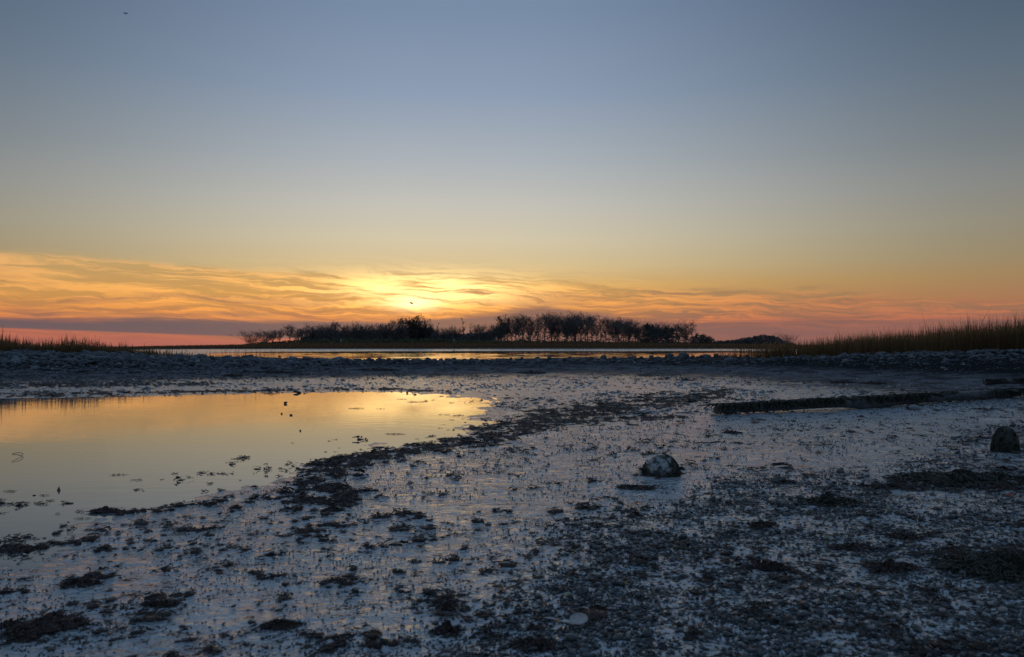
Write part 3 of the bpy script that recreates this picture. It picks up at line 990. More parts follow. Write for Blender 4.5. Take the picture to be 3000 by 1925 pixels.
V, Fc, rn = merge([sn2], np.zeros(len(q), int), np.column_stack([xs_, dd_, zz_])[q], np.column_stack([rng.normal(size=len(q)) * .3, rng.normal(size=len(q)) * .3, rng.random(len(q)) * 6.28]), s)
tag(obj('mud_snails_far', mesh_np('mud_snails', V, Fc, M['snail'], True)), kind='stuff', label='countless dark snail shells dotting the wet mudflat')
bpy.data.objects['mud_snails_far'].name = 'snail_litter'
print('snails', len(keep))


# seaweed wrack: tufts of strands over flat pads
def tuft(seed, n, k, dome=True):
    v1, f1, r1, a1 = fronds(n, 1, .7, .22, .9, .05, k, seed)
    if dome:
        v0, f0 = lump(1, seed + 5, .5, (.85, .6, .18), 0)
        return np.vstack([v0, v1]), np.vstack([f0, f1 + len(v0)])
    return v1, f1


def small_tuft(seed):
    v1, f1, r1, a1 = fronds(6, 1, .7, .2, .9, .09, 3, seed)
    v0 = oct_v * np.array([.75, .6, .3]) * np.random.default_rng(seed).uniform(.6, 1.3, (6, 3))
    return np.vstack([v0, v1]), np.vstack([oct_f, f1 + 6])


tufts = [tuft(600 + q, 16, 5) for q in range(5)] + [small_tuft(650 + q) for q in range(8)]
N = 190000
k_ = rng.random(N)
dd_ = 1 / (1 / 2.75 + k_ * (1 / 27 - 1 / 2.75))
uu_ = rng.uniform(-120, 3120, N)
xs_ = (uu_ - CX) / F * dd_
zz_, wt_, gv_, wd_ = terrain(xs_, dd_)
psd_ = poly_sd(POOL, xs_, dd_)
stray = .055 * sst(fbm(xs_ * 1.7, dd_ * 1.7, 4, 93, .7), .46, .62) * (psd_ > -.25) * (dd_ < 21)
keep = np.nonzero((rng.random(N) < np.maximum(np.clip(wd_, 0, 1) ** 1.1 * .42 * (1 - .35 * gv_), stray)) & (zz_ > -0.03))[0]
print('tufts', len(keep))
near_ = dd_[keep] < 6.5
idx = np.where(near_ & (rng.random(len(keep)) < .5), rng.integers(0, 5, len(keep)), rng.integers(5, 13, len(keep)))
s0 = rng.lognormal(-3.75, .5, len(keep)) * np.clip(dd_[keep] / 6.5, .7, 2.6)
sc = np.column_stack([s0, s0 * rng.uniform(.8, 1.2, len(keep)), s0 * rng.uniform(.5, 1.3, len(keep)) / np.clip(dd_[keep] / 8, .9, 2)])
V, Fc, rn = merge(tufts, idx, np.column_stack([xs_, dd_, np.maximum(zz_, 0)])[keep], np.column_stack([rng.normal(size=len(keep)) * .12, rng.normal(size=len(keep)) * .12, rng.random(len(keep)) * 6.28]), sc)
print('weed tris', len(Fc))
tag(obj('seaweed_wrack', mesh_np('seaweed_wrack', V, Fc, M['weed'], False, {'rnd': rn})), kind='stuff', label='dark red-brown seaweed wrack strewn in drifts over the mudflat')


# ------------------------------------------------------------------ single heaps of seaweed
def heap(u_, v_, wpx, hpx, label, seed, mat='weed', nfr=160, depth=.7, group=None, name='seaweed_clump'):
    p = ground_at(u_, v_)
    px = p[1] / F
    rx = wpx * px / 2
    ry = rx * depth
    h = hpx * px * .85
    t = empty(name, (p[0], p[1] + ry * .4, p[2] - .004), 0)
    tag(t, label, 'seaweed', group)
    r = np.random.default_rng(seed)
    nb = 12 if wpx > 60 else 7
    VV, FF, cc = [], [], []
    off = 0
    for q in range(nb):
        f = q / (nb - 1) * 2 - 1
        cx_ = f * rx * .85 + r.normal() * rx * .10
        cy_ = r.normal() * ry * .42
        hh = h * (1 - .75 * abs(f) ** 1.2) * r.uniform(.55, 1.05) if q != nb // 2 else h
        v0, f0 = lump(2, seed * 7 + q, .75, (rx * r.uniform(.10, .22), ry * r.uniform(.16, .38), hh * .75), 0, 2.6)
        v0 = v0 + np.array([cx_, cy_, 0])
        v0[:, 2] = np.maximum(v0[:, 2], -.01)
        VV.append(v0)
        FF.append(f0 + off)
        off += len(v0)
        cc.append((cx_, cy_, hh))
    V0, F0 = np.vstack(VV), np.vstack(FF)
    obj('mound', mesh_np('mound', V0, F0, M[mat], False, {'rnd': np.full(len(V0), .1)}), t)
    cc = np.array(cc)

    def surf(x, y):
        z = np.zeros(len(x))
        for a_, b_, hh in cc:
            q = ((x - a_) / (rx * .26)) ** 2 + ((y - b_) / (ry * .42)) ** 2
            z = np.maximum(z, hh * .85 * np.maximum(1 - q, 0) ** .6)
        return z
    L = min(.13, max(.035, rx * .7))
    v1, f1, r1, a1 = fronds(int(nfr * 1.8), rx * 1.3, ry * 1.3, h, L, .0022 + .0016 * p[1] / 5, 6, seed + 1, surf)
    tag(obj('fronds', mesh_np('fronds', v1, f1, M[mat], False, {'rnd': r1}), t), kind='stuff')
    return t


HEAPS = [
    (2850, 1415, 330, 34, 'long dark mound of tangled seaweed in front of the weed-covered rock', 'weed_green', 1500, .55),
    (2440, 1478, 118, 34, 'compact dark seaweed clump alone on the gravel, up from the sunken boulder', 'weed_green', 420, .6),
    (2262, 1670, 84, 30, 'round bushy seaweed clump on the gravel, straight below the compact clump', 'weed', 380, .65),
    (2620, 1668, 110, 22, 'low spread seaweed clump with a peaked middle, beside the round bushy clump', 'weed', 300, .6),
    (2985, 1680, 300, 62, 'big tangled seaweed heap cut off by the edge of the view', 'weed_green', 1700, .75),
    (1862, 1432, 84, 12, 'flat dark seaweed tuft on the mud just below the sunken boulder', 'weed', 90, .6),
    (2615, 1430, 100, 14, 'thin dark seaweed strip trailing from the long tangled mound', 'weed', 220, .6),
    (1310, 1858, 70, 38, 'upright spiky seaweed clump where mud meets gravel', 'weed', 260, .7),
    (1310, 1790, 44, 30, 'small upright seaweed tuft behind the spiky clump', 'weed', 140, .7),
    (1570, 1900, 110, 24, 'dark seaweed clump among shells near the pale open clam', 'weed', 260, .6),
    (300, 1500, 56, 14, 'dark seaweed tuft at the tip of the drift line by the pool', 'weed', 160, .6),
    (975, 1498, 42, 20, 'tall black seaweed tuft in the thick of the brown drift', 'weed_green', 150, .7),
    (230, 1718, 92, 22, 'peaked dark seaweed heap on the shining mud', 'weed', 150, .45),
    (28, 1838, 74, 24, 'thick black seaweed heap at the corner of the mudflat', 'weed', 130, .5),
    (470, 1775, 84, 11, 'flat arched seaweed mat on the rippled mud', 'weed', 120, .45),
    (820, 1840, 84, 24, 'ragged seaweed bunch halfway between the mud snails and the gravel', 'weed', 280, .6),
    (2300, 1415, 50, 10, 'little seaweed tuft at the upper rim of the gravel', 'weed', 110, .6),
    (2650, 1580, 84, 16, 'reddish low seaweed scrap above the peaked clump', 'weed', 180, .6),
    (2500, 1610, 96, 14, 'reddish flat seaweed scrap in mid gravel', 'weed', 180, .6),
    (2230, 1545, 60, 12, 'small flat seaweed scrap below the compact clump', 'weed', 120, .6),
    (2150, 1270, 36, 9, 'little dark seaweed knot on the mud below the long timber', 'weed', 90, .7),
    (2470, 1122, 56, 10, 'dark seaweed patch on the upper mud beyond the long timber', 'weed', 120, .7),
    (2405, 1072, 40, 10, 'dark seaweed knot on the upper gravel below the tall brown grass', 'weed', 90, .7),
    (2560, 1125, 60, 8, 'flat dark seaweed patch beside the one beyond the timber', 'weed', 120, .7),
    (1975, 1070, 42, 7, 'dark seaweed patch on the gravel below the two largest boulders', 'weed', 90, .7),
    (2170, 1068, 34, 6, 'arched seaweed patch on the gravel below the pointed stones', 'weed', 90, .7),
    (1560, 1094, 60, 10, 'weed-grown hummock on the gravel slope at mid bank', 'weed', 120, .7),
    (1100, 1086, 110, 10, 'long dark weed band lying at the foot of the bank stones', 'weed', 220, .5),
    (800, 1092, 90, 9, 'dark weed band under the stones near the thin stems', 'weed', 180, .5),
    (680, 1102, 44, 8, 'dark weed hummock on the gravel below the stony bank', 'weed', 100, .6),
]
for q, (u_, v_, w_, h_, lab, mt, nf, dp) in enumerate(HEAPS):
    heap(u_, v_, w_, h_, lab, 700 + 3 * q, mt, nf, dp)

# ------------------------------------------------------------------ timbers
def timber(pa, pb, hgt, wid, label, seed, nfr, taper=True):
    a_, b_ = ground_at(*pa), ground_at(*pb)
    dv = b_ - a_
    L = float(np.hypot(dv[0], dv[1]))
    t = empty('timber_beam', tuple(a_), math.atan2(dv[1], dv[0]))
    tag(t, label, 'timber')
    ns, nc = 60, 12
    Vv = []
    r = np.random.default_rng(seed)
    for s in range(ns):
        f_ = s / (ns - 1)
        x = f_ * L
        zb = dv[2] * f_ + .02 * math.sin(f_ * 9)
        k = 1.0 + .42 * (vnoise(np.array([f_ * 14.]), np.array([seed * 1.])) - .5)[0]
        if f_ < .02: k *= .72
        if f_ > .98: k *= .6
        for c_ in range(nc):
            w_ = 2 * math.pi * (c_ + .5) / nc
            cx_, sx_ = math.cos(w_), math.sin(w_)
            q = (abs(cx_) ** 4 + abs(sx_) ** 4) ** -.25
            g = 1 + .10 * (vnoise(np.array([f_ * 40. + seed]), np.array([c_ * 1.7]))[0] - .5)
            Vv.append((x, cx_ * q * wid / 2 * k * g, zb + hgt * .42 + sx_ * q * hgt / 2 * k * g))
    Ff = []
    for s in range(ns - 1):
        for c_ in range(nc):
            Ff.append((s * nc + c_, s * nc + (c_ + 1) % nc, (s + 1) * nc + (c_ + 1) % nc, (s + 1) * nc + c_))
    n0 = len(Vv)
    Vv += [(0.0, 0, hgt * .42), (L, 0, dv[2] + hgt * .42)]
    for c_ in range(nc):
        Ff.append((n0, (c_ + 1) % nc, c_, c_))
        e_ = (ns - 1) * nc
        Ff.append((n0 + 1, e_ + c_, e_ + (c_ + 1) % nc, e_ + (c_ + 1) % nc))
    me = bpy.data.meshes.new('beam')
    me.from_pydata(Vv, [], [f if f[2] != f[3] else f[:3] for f in Ff])
    me.materials.append(M['timber'])
    obj('beam', me, t)
    # weed hanging over the top and front face
    n_ = nfr
    x = r.uniform(0, L, n_)
    dens = vnoise(x * 1.6, x * 0 + seed)
    x = x[(dens > .28)]
    n_ = len(x)
    side = np.where(r.random(n_) < .7, -1, 1)
    yy = r.uniform(-.5, .5, n_) * wid
    k = 5
    P = np.zeros((n_, k, 3))
    drift = r.normal(size=n_) * .05
    reach = r.uniform(.2, 1.0, n_)
    for s in range(k):
        g = s / (k - 1)
        y = yy + (side * wid * .62 - yy) * np.minimum(g * 1.8, 1)
        z = hgt * .94 + .025 * r.random(n_) - np.maximum(g - .45, 0) * hgt * 1.5 * reach
        P[:, s, 0], P[:, s, 1], P[:, s, 2] = x + drift * g * 2, y, dv[2] * x / L + np.maximum(z, .0)
    W = .011 * np.linspace(1, .5, k)[None] * r.uniform(.6, 1.7, n_)[:, None]
    v1, f1, r1, _ = ribbons(P, W)
    tag(obj('hanging_weed', mesh_np('hanging_weed', v1, f1, M['weed_green'], False, {'rnd': r1}), t), kind='stuff')
    # shaggy tufts on top
    tn = int(L * 9)
    tx = r.uniform(0, L, tn)
    ok = vnoise(tx * 1.3, tx * 0 + seed + 3) > .42
    tx = tx[ok]
    V_, F_, rn_ = merge(tufts[:5], r.integers(0, 5, len(tx)), np.column_stack([tx, r.normal(size=len(tx)) * wid * .25, dv[2] * tx / L + hgt * .90]),
                        np.column_stack([r.normal(size=len(tx)) * .2, r.normal(size=len(tx)) * .2, r.random(len(tx)) * 6.28]), r.uniform(.05, .17, (len(tx), 1)) * np.array([[1, .8, .9]]))
    tag(obj('weed_tufts', mesh_np('weed_tufts', V_, F_, M['weed_green'], False, {'rnd': rn_}), t), kind='stuff')
    return t


timber((2098, 1214), (2985, 1163), .165, .22, 'long weed-grown timber lying across the mudflat', 5, 2600)
timber((2885, 1126), (3090, 1120), .11, .2, 'short dark weedy timber farther up the mud than the long one', 9, 500)

# ------------------------------------------------------------------ sunken boulder, weed-covered rock
p = ground_at(1945, 1398)
t = empty('boulder', (p[0], p[1] + .13, p[2]))
tag(t, 'pale round boulder sunk in the mud with a fringe of dark weed', 'rock')
v0, f0 = lump(4, 31, .06, (.160, .150, .180), .05, 1.4)
obj('rock_body', mesh_np('rock_body', v0 + np.array([0, 0, .005]), f0, M['boulder'], True), t)


def cover(n, rx, ry, rz, L, w, seed, mask):
    """fronds hanging down an ellipsoid where mask(direction) holds"""
    r = np.random.default_rng(seed)
    dirs = r.normal(size=(n * 3, 3))
    dirs /= np.linalg.norm(dirs, axis=1)[:, None]
    dirs = dirs[dirs[:, 2] > -.05]
    dirs = dirs[mask(dirs)][:n]
    n_ = len(dirs)
    k = 5
    P = np.zeros((n_, k, 3))
    az = np.arctan2(dirs[:, 1], dirs[:, 0])
    el = np.arcsin(dirs[:, 2])
    da_ = r.normal(size=n_) * .06
    ln = L * r.uniform(.5, 1.3, n_) / rz
    for s in range(k):
        e_ = np.maximum(el - ln * s / (k - 1), -.1)
        g = 1.0 + .025 * r.random(n_)
        P[:, s, 0] = np.cos(az) * np.cos(e_) * rx * g
        P[:, s, 1] = np.sin(az) * np.cos(e_) * ry * g
        P[:, s, 2] = np.sin(e_) * rz * g
        az = az + da_
    W = w * np.linspace(1, .4, k)[None] * r.uniform(.6, 1.5, n_)[:, None]
    return ribbons(P, W)


v1, f1, r1, _ = cover(1500, .172, .163, .190, .030, .004, 41, lambda d: ((d[:, 0] > .45) & (d[:, 2] < .9)) | (d[:, 0] < -.80) | (d[:, 2] < .14 + .22 * np.sin(d[:, 0] * 9)) | ((d[:, 2] > .9) & (d[:, 0] > .1)))
tag(obj('weed_fringe', mesh_np('weed_fringe', v1, f1, M['weed_green'], False, {'rnd': r1}), t), kind='stuff')

p = ground_at(2965, 1328)
t = empty('weedy_rock', (p[0], p[1] + .12, p[2]))
tag(t, 'dark upright rock wholly covered in hanging weed above the long tangled mound', 'rock')
v0, f0 = lump(3, 37, .45, (.135, .125, .27), .6, 2.0)
obj('rock_body', mesh_np('rock_body', v0, f0, M['weed_green'], True, {'rnd': np.full(len(v0), .1)}), t)
v1, f1, r1, _ = cover(1300, .138, .128, .272, .07, .005, 43, lambda d: d[:, 2] > -2)
tag(obj('hanging_weed', mesh_np('hanging_weed', v1, f1, M['weed_green'], False, {'rnd': r1}), t), kind='stuff')

# ------------------------------------------------------------------ pebbles and shells one can pick out
peb_me = [mesh_np('pebble', *lump(2, 800 + q, .14, (1, .8, .62), .3), M['pebble'], True) for q in range(5)]
PEB = [
    (2582, 1707, 24, 'pale round pebble below the peaked seaweed clump'),
    (2761, 1795, 25, 'half-lit round pebble between the two pale pebble groups'),
    (2855, 1762, 30, 'largest pale pebble, topmost of a group of three'),
    (2872, 1778, 26, 'pale pebble in the middle of the group of three'),
    (2902, 1775, 22, 'small pale pebble at the end of the group of three'),
    (2603, 1805, 28, 'grey domed pebble beside a dark reddish scrap'),
    (2552, 1846, 24, 'faint grey pebble low in the wet gravel'),
    (2932, 1828, 30, 'tan oval pebble near the edge, below the group of three'),
    (2938, 1792, 30, 'flat grey pebble beside the group of three'),
    (2720, 1902, 30, 'pale oval pebble closest to the camera in the gravel'),
    (2690, 1842, 20, 'low grey pebble above the closest pale oval one'),
    (2110, 1796, 22, 'grey egg-shaped pebble in the middle gravel'),
    (2155, 1800, 18, 'small tan pebble touching the egg-shaped one'),
    (1755, 1668, 18, 'tan round pebble on the gravel above the open clam'),
    (1928, 1728, 24, 'low pale pebble above the egg-shaped pebble'),
    (2342, 1768, 26, 'shiny white-topped pebble in mid gravel'),
    (2338, 1693, 20, 'tan pebble beside the round bushy seaweed clump'),
    (1970, 1398, 11, 'small white snail shell against the foot of the sunken boulder'),
    (2062, 1350, 10, 'small pale pebble on the mud behind the sunken boulder'),
    (2080, 1830, 20, 'dark grey pebble left among grit below the egg-shaped one'),
    (2460, 1905, 24, 'dull pebble beside the near seaweed scraps'),
    (1390, 1765, 24, 'dark flat pebble where the mud turns to gravel'),
    (1690, 1640, 26, 'long dark pebble under the thin pale stick'),
]
for q, (u_, v_, w_, lab) in enumerate(PEB):
    p = ground_at(u_, v_)
    s = w_ / 2 * p[1] / F
    o = obj('pebble', peb_me[q % 5], None, (p[0], p[1], p[2] + s * .3), (rng.normal() * .1, rng.normal() * .1, rng.random() * 6.28), s)
    tag(o, lab, 'pebble', 'pebbles in the wet gravel')
for q in range(110):
    u_, v_ = rng.uniform(1350, 3000), rng.uniform(1560, 1920)
    x_, y_ = plane_pt(u_, v_, .03)
    zt, _, g_, _ = terrain(np.array([x_]), np.array([y_]))
    if g_[0] < .6:
        continue
    s = rng.uniform(.006, .013)
    o = obj('pebble', peb_me[q % 5], None, (x_, y_, zt[0] + s * .35), (rng.normal() * .1, rng.normal() * .1, rng.random() * 6.28), (s, s, s * .8))
    tag(o, 'small grey pebble half buried in the wet shell gravel', 'pebble', 'little pebbles bedded in the gravel')


def valve(seed, curve=.45, n=10):
    """one clam valve: a cupped half shell with thickness"""
    Vv, Ff = [], []
    for i_ in range(n + 1):
        for j_ in range(n * 2):
            r_ = i_ / n
            w_ = 2 * math.pi * j_ / (n * 2)
            x = math.cos(w_) * r_ * 1.15
            y = math.sin(w_) * r_ * (.9 if math.sin(w_) > 0 else .75)
            z = curve * r_ * r_
            Vv.append((x, y, z))
    for i_ in range(n):
        for j_ in range(n * 2):
            a0 = i_ * n * 2 + j_
            a1 = i_ * n * 2 + (j_ + 1) % (n * 2)
            Ff.append((a0, a1, a1 + n * 2, a0 + n * 2))
    Vv = np.array(Vv)
    m_ = len(Vv)
    low = Vv.copy()
    low[:, 2] -= .10 * (1 - .6 * (np.hypot(Vv[:, 0] / 1.15, Vv[:, 1])) ** 2)
    Ff = np.array(Ff)
    Fl = Ff[:, ::-1] + m_
    e_ = n * n * 2
    rim = np.array([(e_ + j_, e_ + m_ + j_, e_ + m_ + (j_ + 1) % (n * 2), e_ + (j_ + 1) % (n * 2)) for j_ in range(n * 2)])
    return np.vstack([Vv, low]), np.vstack([Ff, Fl, rim])


sv, sf = valve(1, .5)
valve_me = mesh_np('valve', sv, sf, M['shell'], True)
p = ground_at(1690, 1842)
t = empty('clam_shell', (p[0], p[1], p[2] + .006))
tag(t, 'white clam shell lying open on the dark gravel', 'shell')
obj('valve', valve_me, t, (.008, .012, .012), (R(36), R(-6), R(8)), .034)
obj('valve', valve_me, t, (-.034, -.004, .020), (R(165), R(25), R(30)), .026)
RZ = [(1618, 1822, 44, 'white razor-shell sliver beside the open clam'), (1790, 1790, 26, 'pale shell sliver up the gravel from the open clam'), (2172, 1468, 30, 'white shell sliver on the gravel rim below the sunken boulder'),
      (2760, 1316, 52, 'long pale shell sliver on the mud before the weed-covered rock'), (2905, 1855, 32, 'thin tan shell sliver near the tan oval pebble'), (2590, 1518, 24, 'pale shell sliver by the yellow-green leaf')]
for u_, v_, w_, lab in RZ:
    p = ground_at(u_, v_)
    s = w_ / 2 * p[1] / F
    o = obj('shell_sliver', valve_me, None, (p[0], p[1], p[2] + .012), (R(178), R(4), rng.uniform(-.3, .4)), (s, s * .3, s * .3))
    tag(o, lab, 'shell', 'shell slivers')


def leaf_mesh(mat):
    k = 7
    Vv, Ff = [], []
    for s in range(k):
        f_ = s / (k - 1)
        w_ = .42 * math.sin(math.pi * min(f_ * 1.05, 1)) ** .8 + .02
        bend = .22 * math.sin(f_ * 3.1)
        for q in (-1, 0, 1):
            Vv.append(((f_ - .5) * 2, q * w_, bend - .12 * (1 - abs(q)) + .02))
    for s in range(k - 1):
        for q in range(2):
            a0 = s * 3 + q
            Ff.append((a0, a0 + 3, a0 + 4, a0 + 1))
    m_ = len(Vv)
    Vv += [(x, y, z - .03) for x, y, z in Vv]
    Ff += [(d + m_, c + m_, b + m_, a + m_) for a, b, c, d in Ff]
    return mesh_np('leaf', np.array(Vv), np.array(Ff), mat, True)


leaf_me = {k: leaf_mesh(M[k]) for k in ('orange', 'yellow', 'red', 'lime')}
LV = [(1641, 1593, 20, 'red', 'red-orange leaf on the gravel straight above the thin pale stick'), (1636, 1832, 22, 'orange', 'curled orange leaf beside the open clam'),
      (2962, 1456, 30, 'red', 'red leaf at the foot of the long tangled seaweed mound'), (2600, 1500, 30, 'lime', 'yellow-green leaf on the gravel beside the compact clump'),
      (2424, 1578, 14, 'lime', 'bright green leaf scrap in mid gravel'), (1832, 1718, 20, 'yellow', 'yellow leaf on the gravel above the open clam'), (1660, 1752, 14, 'yellow', 'small yellow leaf left of the larger yellow one'),
      (1595, 1782, 18, 'orange', 'orange leaf tucked by a dark flat stone'), (1500, 1592, 12, 'orange', 'tan leaf scrap under a dark lump at the mud edge'), (1470, 1735, 22, 'orange', 'brown-orange curled leaf where mud turns to gravel'),
      (1924, 1785, 18, 'orange', 'brown-orange leaf near the egg-shaped pebble'), (2512, 1738, 22, 'orange', 'amber leaf scrap below the peaked seaweed clump'), (1540, 1770, 14, 'yellow', 'yellow fleck of leaf beside the dark flat stone'),
      (1820, 1768, 14, 'orange', 'small orange leaf under the yellow one'), (2660, 1375, 12, 'orange', 'orange fleck of leaf at the top of the gravel'), (2050, 1842, 20, 'orange', 'tan curled leaf near the closest seaweed clump')]
for u_, v_, w_, c_, lab in LV:
    p = ground_at(u_, v_)
    s = w_ / 2 * p[1] / F
    tag(obj('fallen_leaf', leaf_me[c_], None, (p[0], p[1], p[2] + .012), (rng.normal() * .4 + .3, rng.normal() * .4, rng.normal() * .6), s), lab, 'leaf', 'fallen leaves on the gravel')


def rod(pts, r0, r1, n=6):
    pts = np.asarray(pts, float)
    k = len(pts)
    T = np.gradient(pts, axis=0)
    Vv = []
    for s in range(k):
        t_ = T[s] / (np.linalg.norm(T[s]) + 1e-9)
        a_ = np.cross(t_, [0.3, 0.2, 1])
        a_ /= np.linalg.norm(a_) + 1e-9
        b_ = np.cross(t_, a_)
        r_ = r0 + (r1 - r0) * s / (k - 1)
        for q in range(n):
            w_ = 2 * math.pi * q / n
            Vv.append(pts[s] + (a_ * math.cos(w_) + b_ * math.sin(w_)) * r_)
    Ff = [(s * n + q, s * n + (q + 1) % n, (s + 1) * n + (q + 1) % n, (s + 1) * n + q) for s in range(k - 1) for q in range(n)]
    return np.array(Vv), np.array(Ff)


M['stick'] = simple_mat('pale_stick', (.16, .13, .09), (.28, .23, .16), 30, .6)
M['darkstick'] = simple_mat('dark_stick', (.03, .026, .022), (.07, .06, .05), 30, .6)
a_, b_ = ground_at(1670, 1618), ground_at(1712, 1650)
g = np.linspace(0, 1, 8)[:, None]
pts = a_ * (1 - g) + b_ * g
pts[:, 2] += .012 + .01 * np.sin(g[:, 0] * 3.1)
tag(obj('stick', mesh_np('stick', *rod(pts, .004, .003), M['stick'], True)), 'thin pale stick on the dark gravel', 'stick')
arc = [(36, 1331), (50, 1329), (62, 1331), (68, 1335), (64, 1341), (57, 1346), (46, 1350), (34, 1353)]
pts = []
for q, (u_, v_) in enumerate(arc):
    x_, y_ = plane_pt(u_, v_, .0)
    pts.append((x_, y_, .006 + .012 * math.sin(q / 7 * math.pi)))
tag(obj('stick', mesh_np('stick', *rod(pts, .0035, .0025), M['darkstick'], True)), 'hooked dark stem breaking the still surface of the pool', 'stick')

# pointed shell standing in the pool and small things in the water
p = np.array([*plane_pt(172, 1437), 0.0])
sv2 = np.array([(-.021, 0, -.03), (.024, .006, -.03), (.020, -.008, .002), (.002, 0, .036), (-.018, .004, .004), (0, .012, 0), (0, -.012, 0)])
hull = bmesh.new()
for c_ in sv2: hull.verts.new(c_)
bmesh.ops.convex_hull(hull, input=hull.verts)
me = bpy.data.meshes.new('shell_shard')
hull.to_mesh(me)
hull.free()
me.materials.append(M['snail'])
tag(obj('shell_shard', me, None, tuple(p)), 'pointed black shell standing out of the still pool', 'shell')
for u_, v_, w_, h_, lab in [(836, 1183, 16, 7, 'low dark stone in the pool near its far shore'), (853, 1217, 10, 5, 'little dark stone in the pool, third from the far shore'), (825, 1213, 7, 5, 'tiny stone in the pool beside the third one'),
                            (880, 1263, 9, 5, 'lone little stone far out in the open pool'), (1193, 1152, 10, 6, 'small stone on the far edge of the pool under the sun'), (872, 1152, 26, 7, 'pale mud-grey stone on the far edge of the pool'),
                            (100, 1452, 12, 4, 'flat dark stone in the pool beside the pointed shell')]:
    x_, y_ = plane_pt(u_, v_)
    put_stone(0, 0, w_, h_, lab, 'stones in the pool', pt=(x_, y_, -.004), proto=int(rng.integers(6, 9)), sink=.15)
for u_, v_, w_, lab in [(1178, 1170, 34, 'dark weed scrap floating in the brightest part of the pool'), (1222, 1178, 60, 'long weed scrap in the bright end of the pool'), (1045, 1197, 50, 'thin weed strip floating in mid pool'), (1115, 1198, 26, 'short weed strip beside the thin one'),
                        (1300, 1215, 34, 'weed scrap off the pool shore below the bright end'), (130, 1452, 30, 'ragged weed scrap beside the pointed black shell'), (345, 1392, 50, 'thin floating weed trail in the wide calm of the pool'),
                        (700, 1345, 44, 'weed scrap off the near shore of the pool'), (1160, 1272, 60, 'weed strip just off the brown drift'), (30, 1440, 40, 'faint weed specks in the calm corner of the pool'), (240, 1520, 40, 'weed strip close to the drift line tip'), (390, 1407, 18, 'small floating weed scrap in the calm of the pool')]:
    x_, y_ = plane_pt(u_, v_)
    rx = w_ / 2 * y_ / F
    v1, f1, r1, _ = fronds(int(14 + w_ * .5), rx, rx * .5, .003, rx * .4, .0022 * (y_ / 8) + .0015, 4, int(u_))
    v1[:, 2] = v1[:, 2] * .35 + .002
    o = obj('floating_weed', mesh_np('floating_weed', v1, f1, M['weed'], False, {'rnd': r1}), None, (x_, y_, .001))
    tag(o, lab, 'seaweed', 'weed scraps floating in the pool')


# ------------------------------------------------------------------ grass stands
def blades(x, y, z, h, w, lean, k=5, head=.0):
    n_ = len(x)
    P = np.zeros((n_, k, 3))
    la = rng.random(n_) * 2 * np.pi
    lm = np.abs(rng.normal(size=n_)) * lean * h
    for s in range(k):
        g = s / (k - 1)
        P[:, s, 0] = x + np.cos(la) * lm * g ** 1.8
        P[:, s, 1] = y + np.sin(la) * lm * g ** 1.8
        P[:, s, 2] = z + h * g * (1 - .12 * (lm / h) * g)
    prof = np.interp(np.linspace(0, 1, k), [0, .5, .78, .9, 1], [1, .75, .5 + head, .4 + head, .08])
    W = w[:, None] * prof[None]
    return ribbons(P, W)


def stand(name, N, us, ds, hf, wf, lean, mat, label, dens=None, head=0., k=5):
    u_ = rng.uniform(*us, N)
    d_ = rng.uniform(0, 1, N)
    d_ = ds[0] + (ds[1] - ds[0]) * d_ if not callable(ds) else ds(u_, d_)
    x, y = (u_ - CX) / F * d_, d_
    z = terrain(x, y)[0]
    if dens is not None:
        kq = rng.random(N) < dens(u_, d_, x, y)
        u_, d_, x, y, z = u_[kq], d_[kq], x[kq], y[kq], z[kq]
    h = hf(u_, d_)
    w = wf(u_, d_)
    v1, f1, r1, a1 = blades(x, y, z - .02, h, w, lean, k, head)
    o = obj(name, mesh_np(name, v1, f1, mat, False, {'rnd': r1, 'along': a1}))
    return tag(o, label, kind='stuff')


ul = [-200, 0, 120, 200, 260, 330, 420, 480, 560, 640, 700]
# south (left) stand
clump = lambda x, y, s, seed: sst(fbm(x * s, y * s, 3, seed), .35, .6)
hl = lambda u_, d_: np.interp(u_, ul, [.70, .62, .46, .60, .58, .44, .38, .36, .36, .34, .3])
stand('tawny_marsh_grass', 24000, (-250, 700), lambda u_, r_: np.interp(u_, [-250, 0, 330, 500, 700], [33.6, 33.8, 35.5, 37.5, 38]) + r_ ** 1.3 * np.interp(u_, [-250, 330, 500, 700], [22, 12, 5, 3]),
      lambda u_, d_: np.maximum(hl(u_, d_) * rng.normal(.70, .16, len(u_)), .15) * np.where(rng.random(len(u_)) < .16, 1.7, 1) * (.75 + .5 * fbm(u_ * .03, d_ * .25, 3, 5)),
      lambda u_, d_: rng.uniform(.009, .020, len(u_)), .13, M['grass_left'], 'tawny marsh grass behind the stony bank', dens=lambda u_, d_, x, y: np.interp(u_, [400, 520, 700], [1, .45, .12]))
stand('thin_grass_stems', 900, (430, 860), lambda u_, r_: 36.5 + r_ * 7, lambda u_, d_: rng.uniform(.35, .95, len(u_)) * np.interp(u_, [430, 700, 860], [.8, 1, .8]),
      lambda u_, d_: rng.uniform(.004, .009, len(u_)), .08, M['grass_left'], 'thin grass stems standing in front of the channel', dens=lambda u_, d_, x, y: np.interp(u_, [430, 560, 600, 700, 800, 860], [.5, .25, .2, .75, .35, .05]))
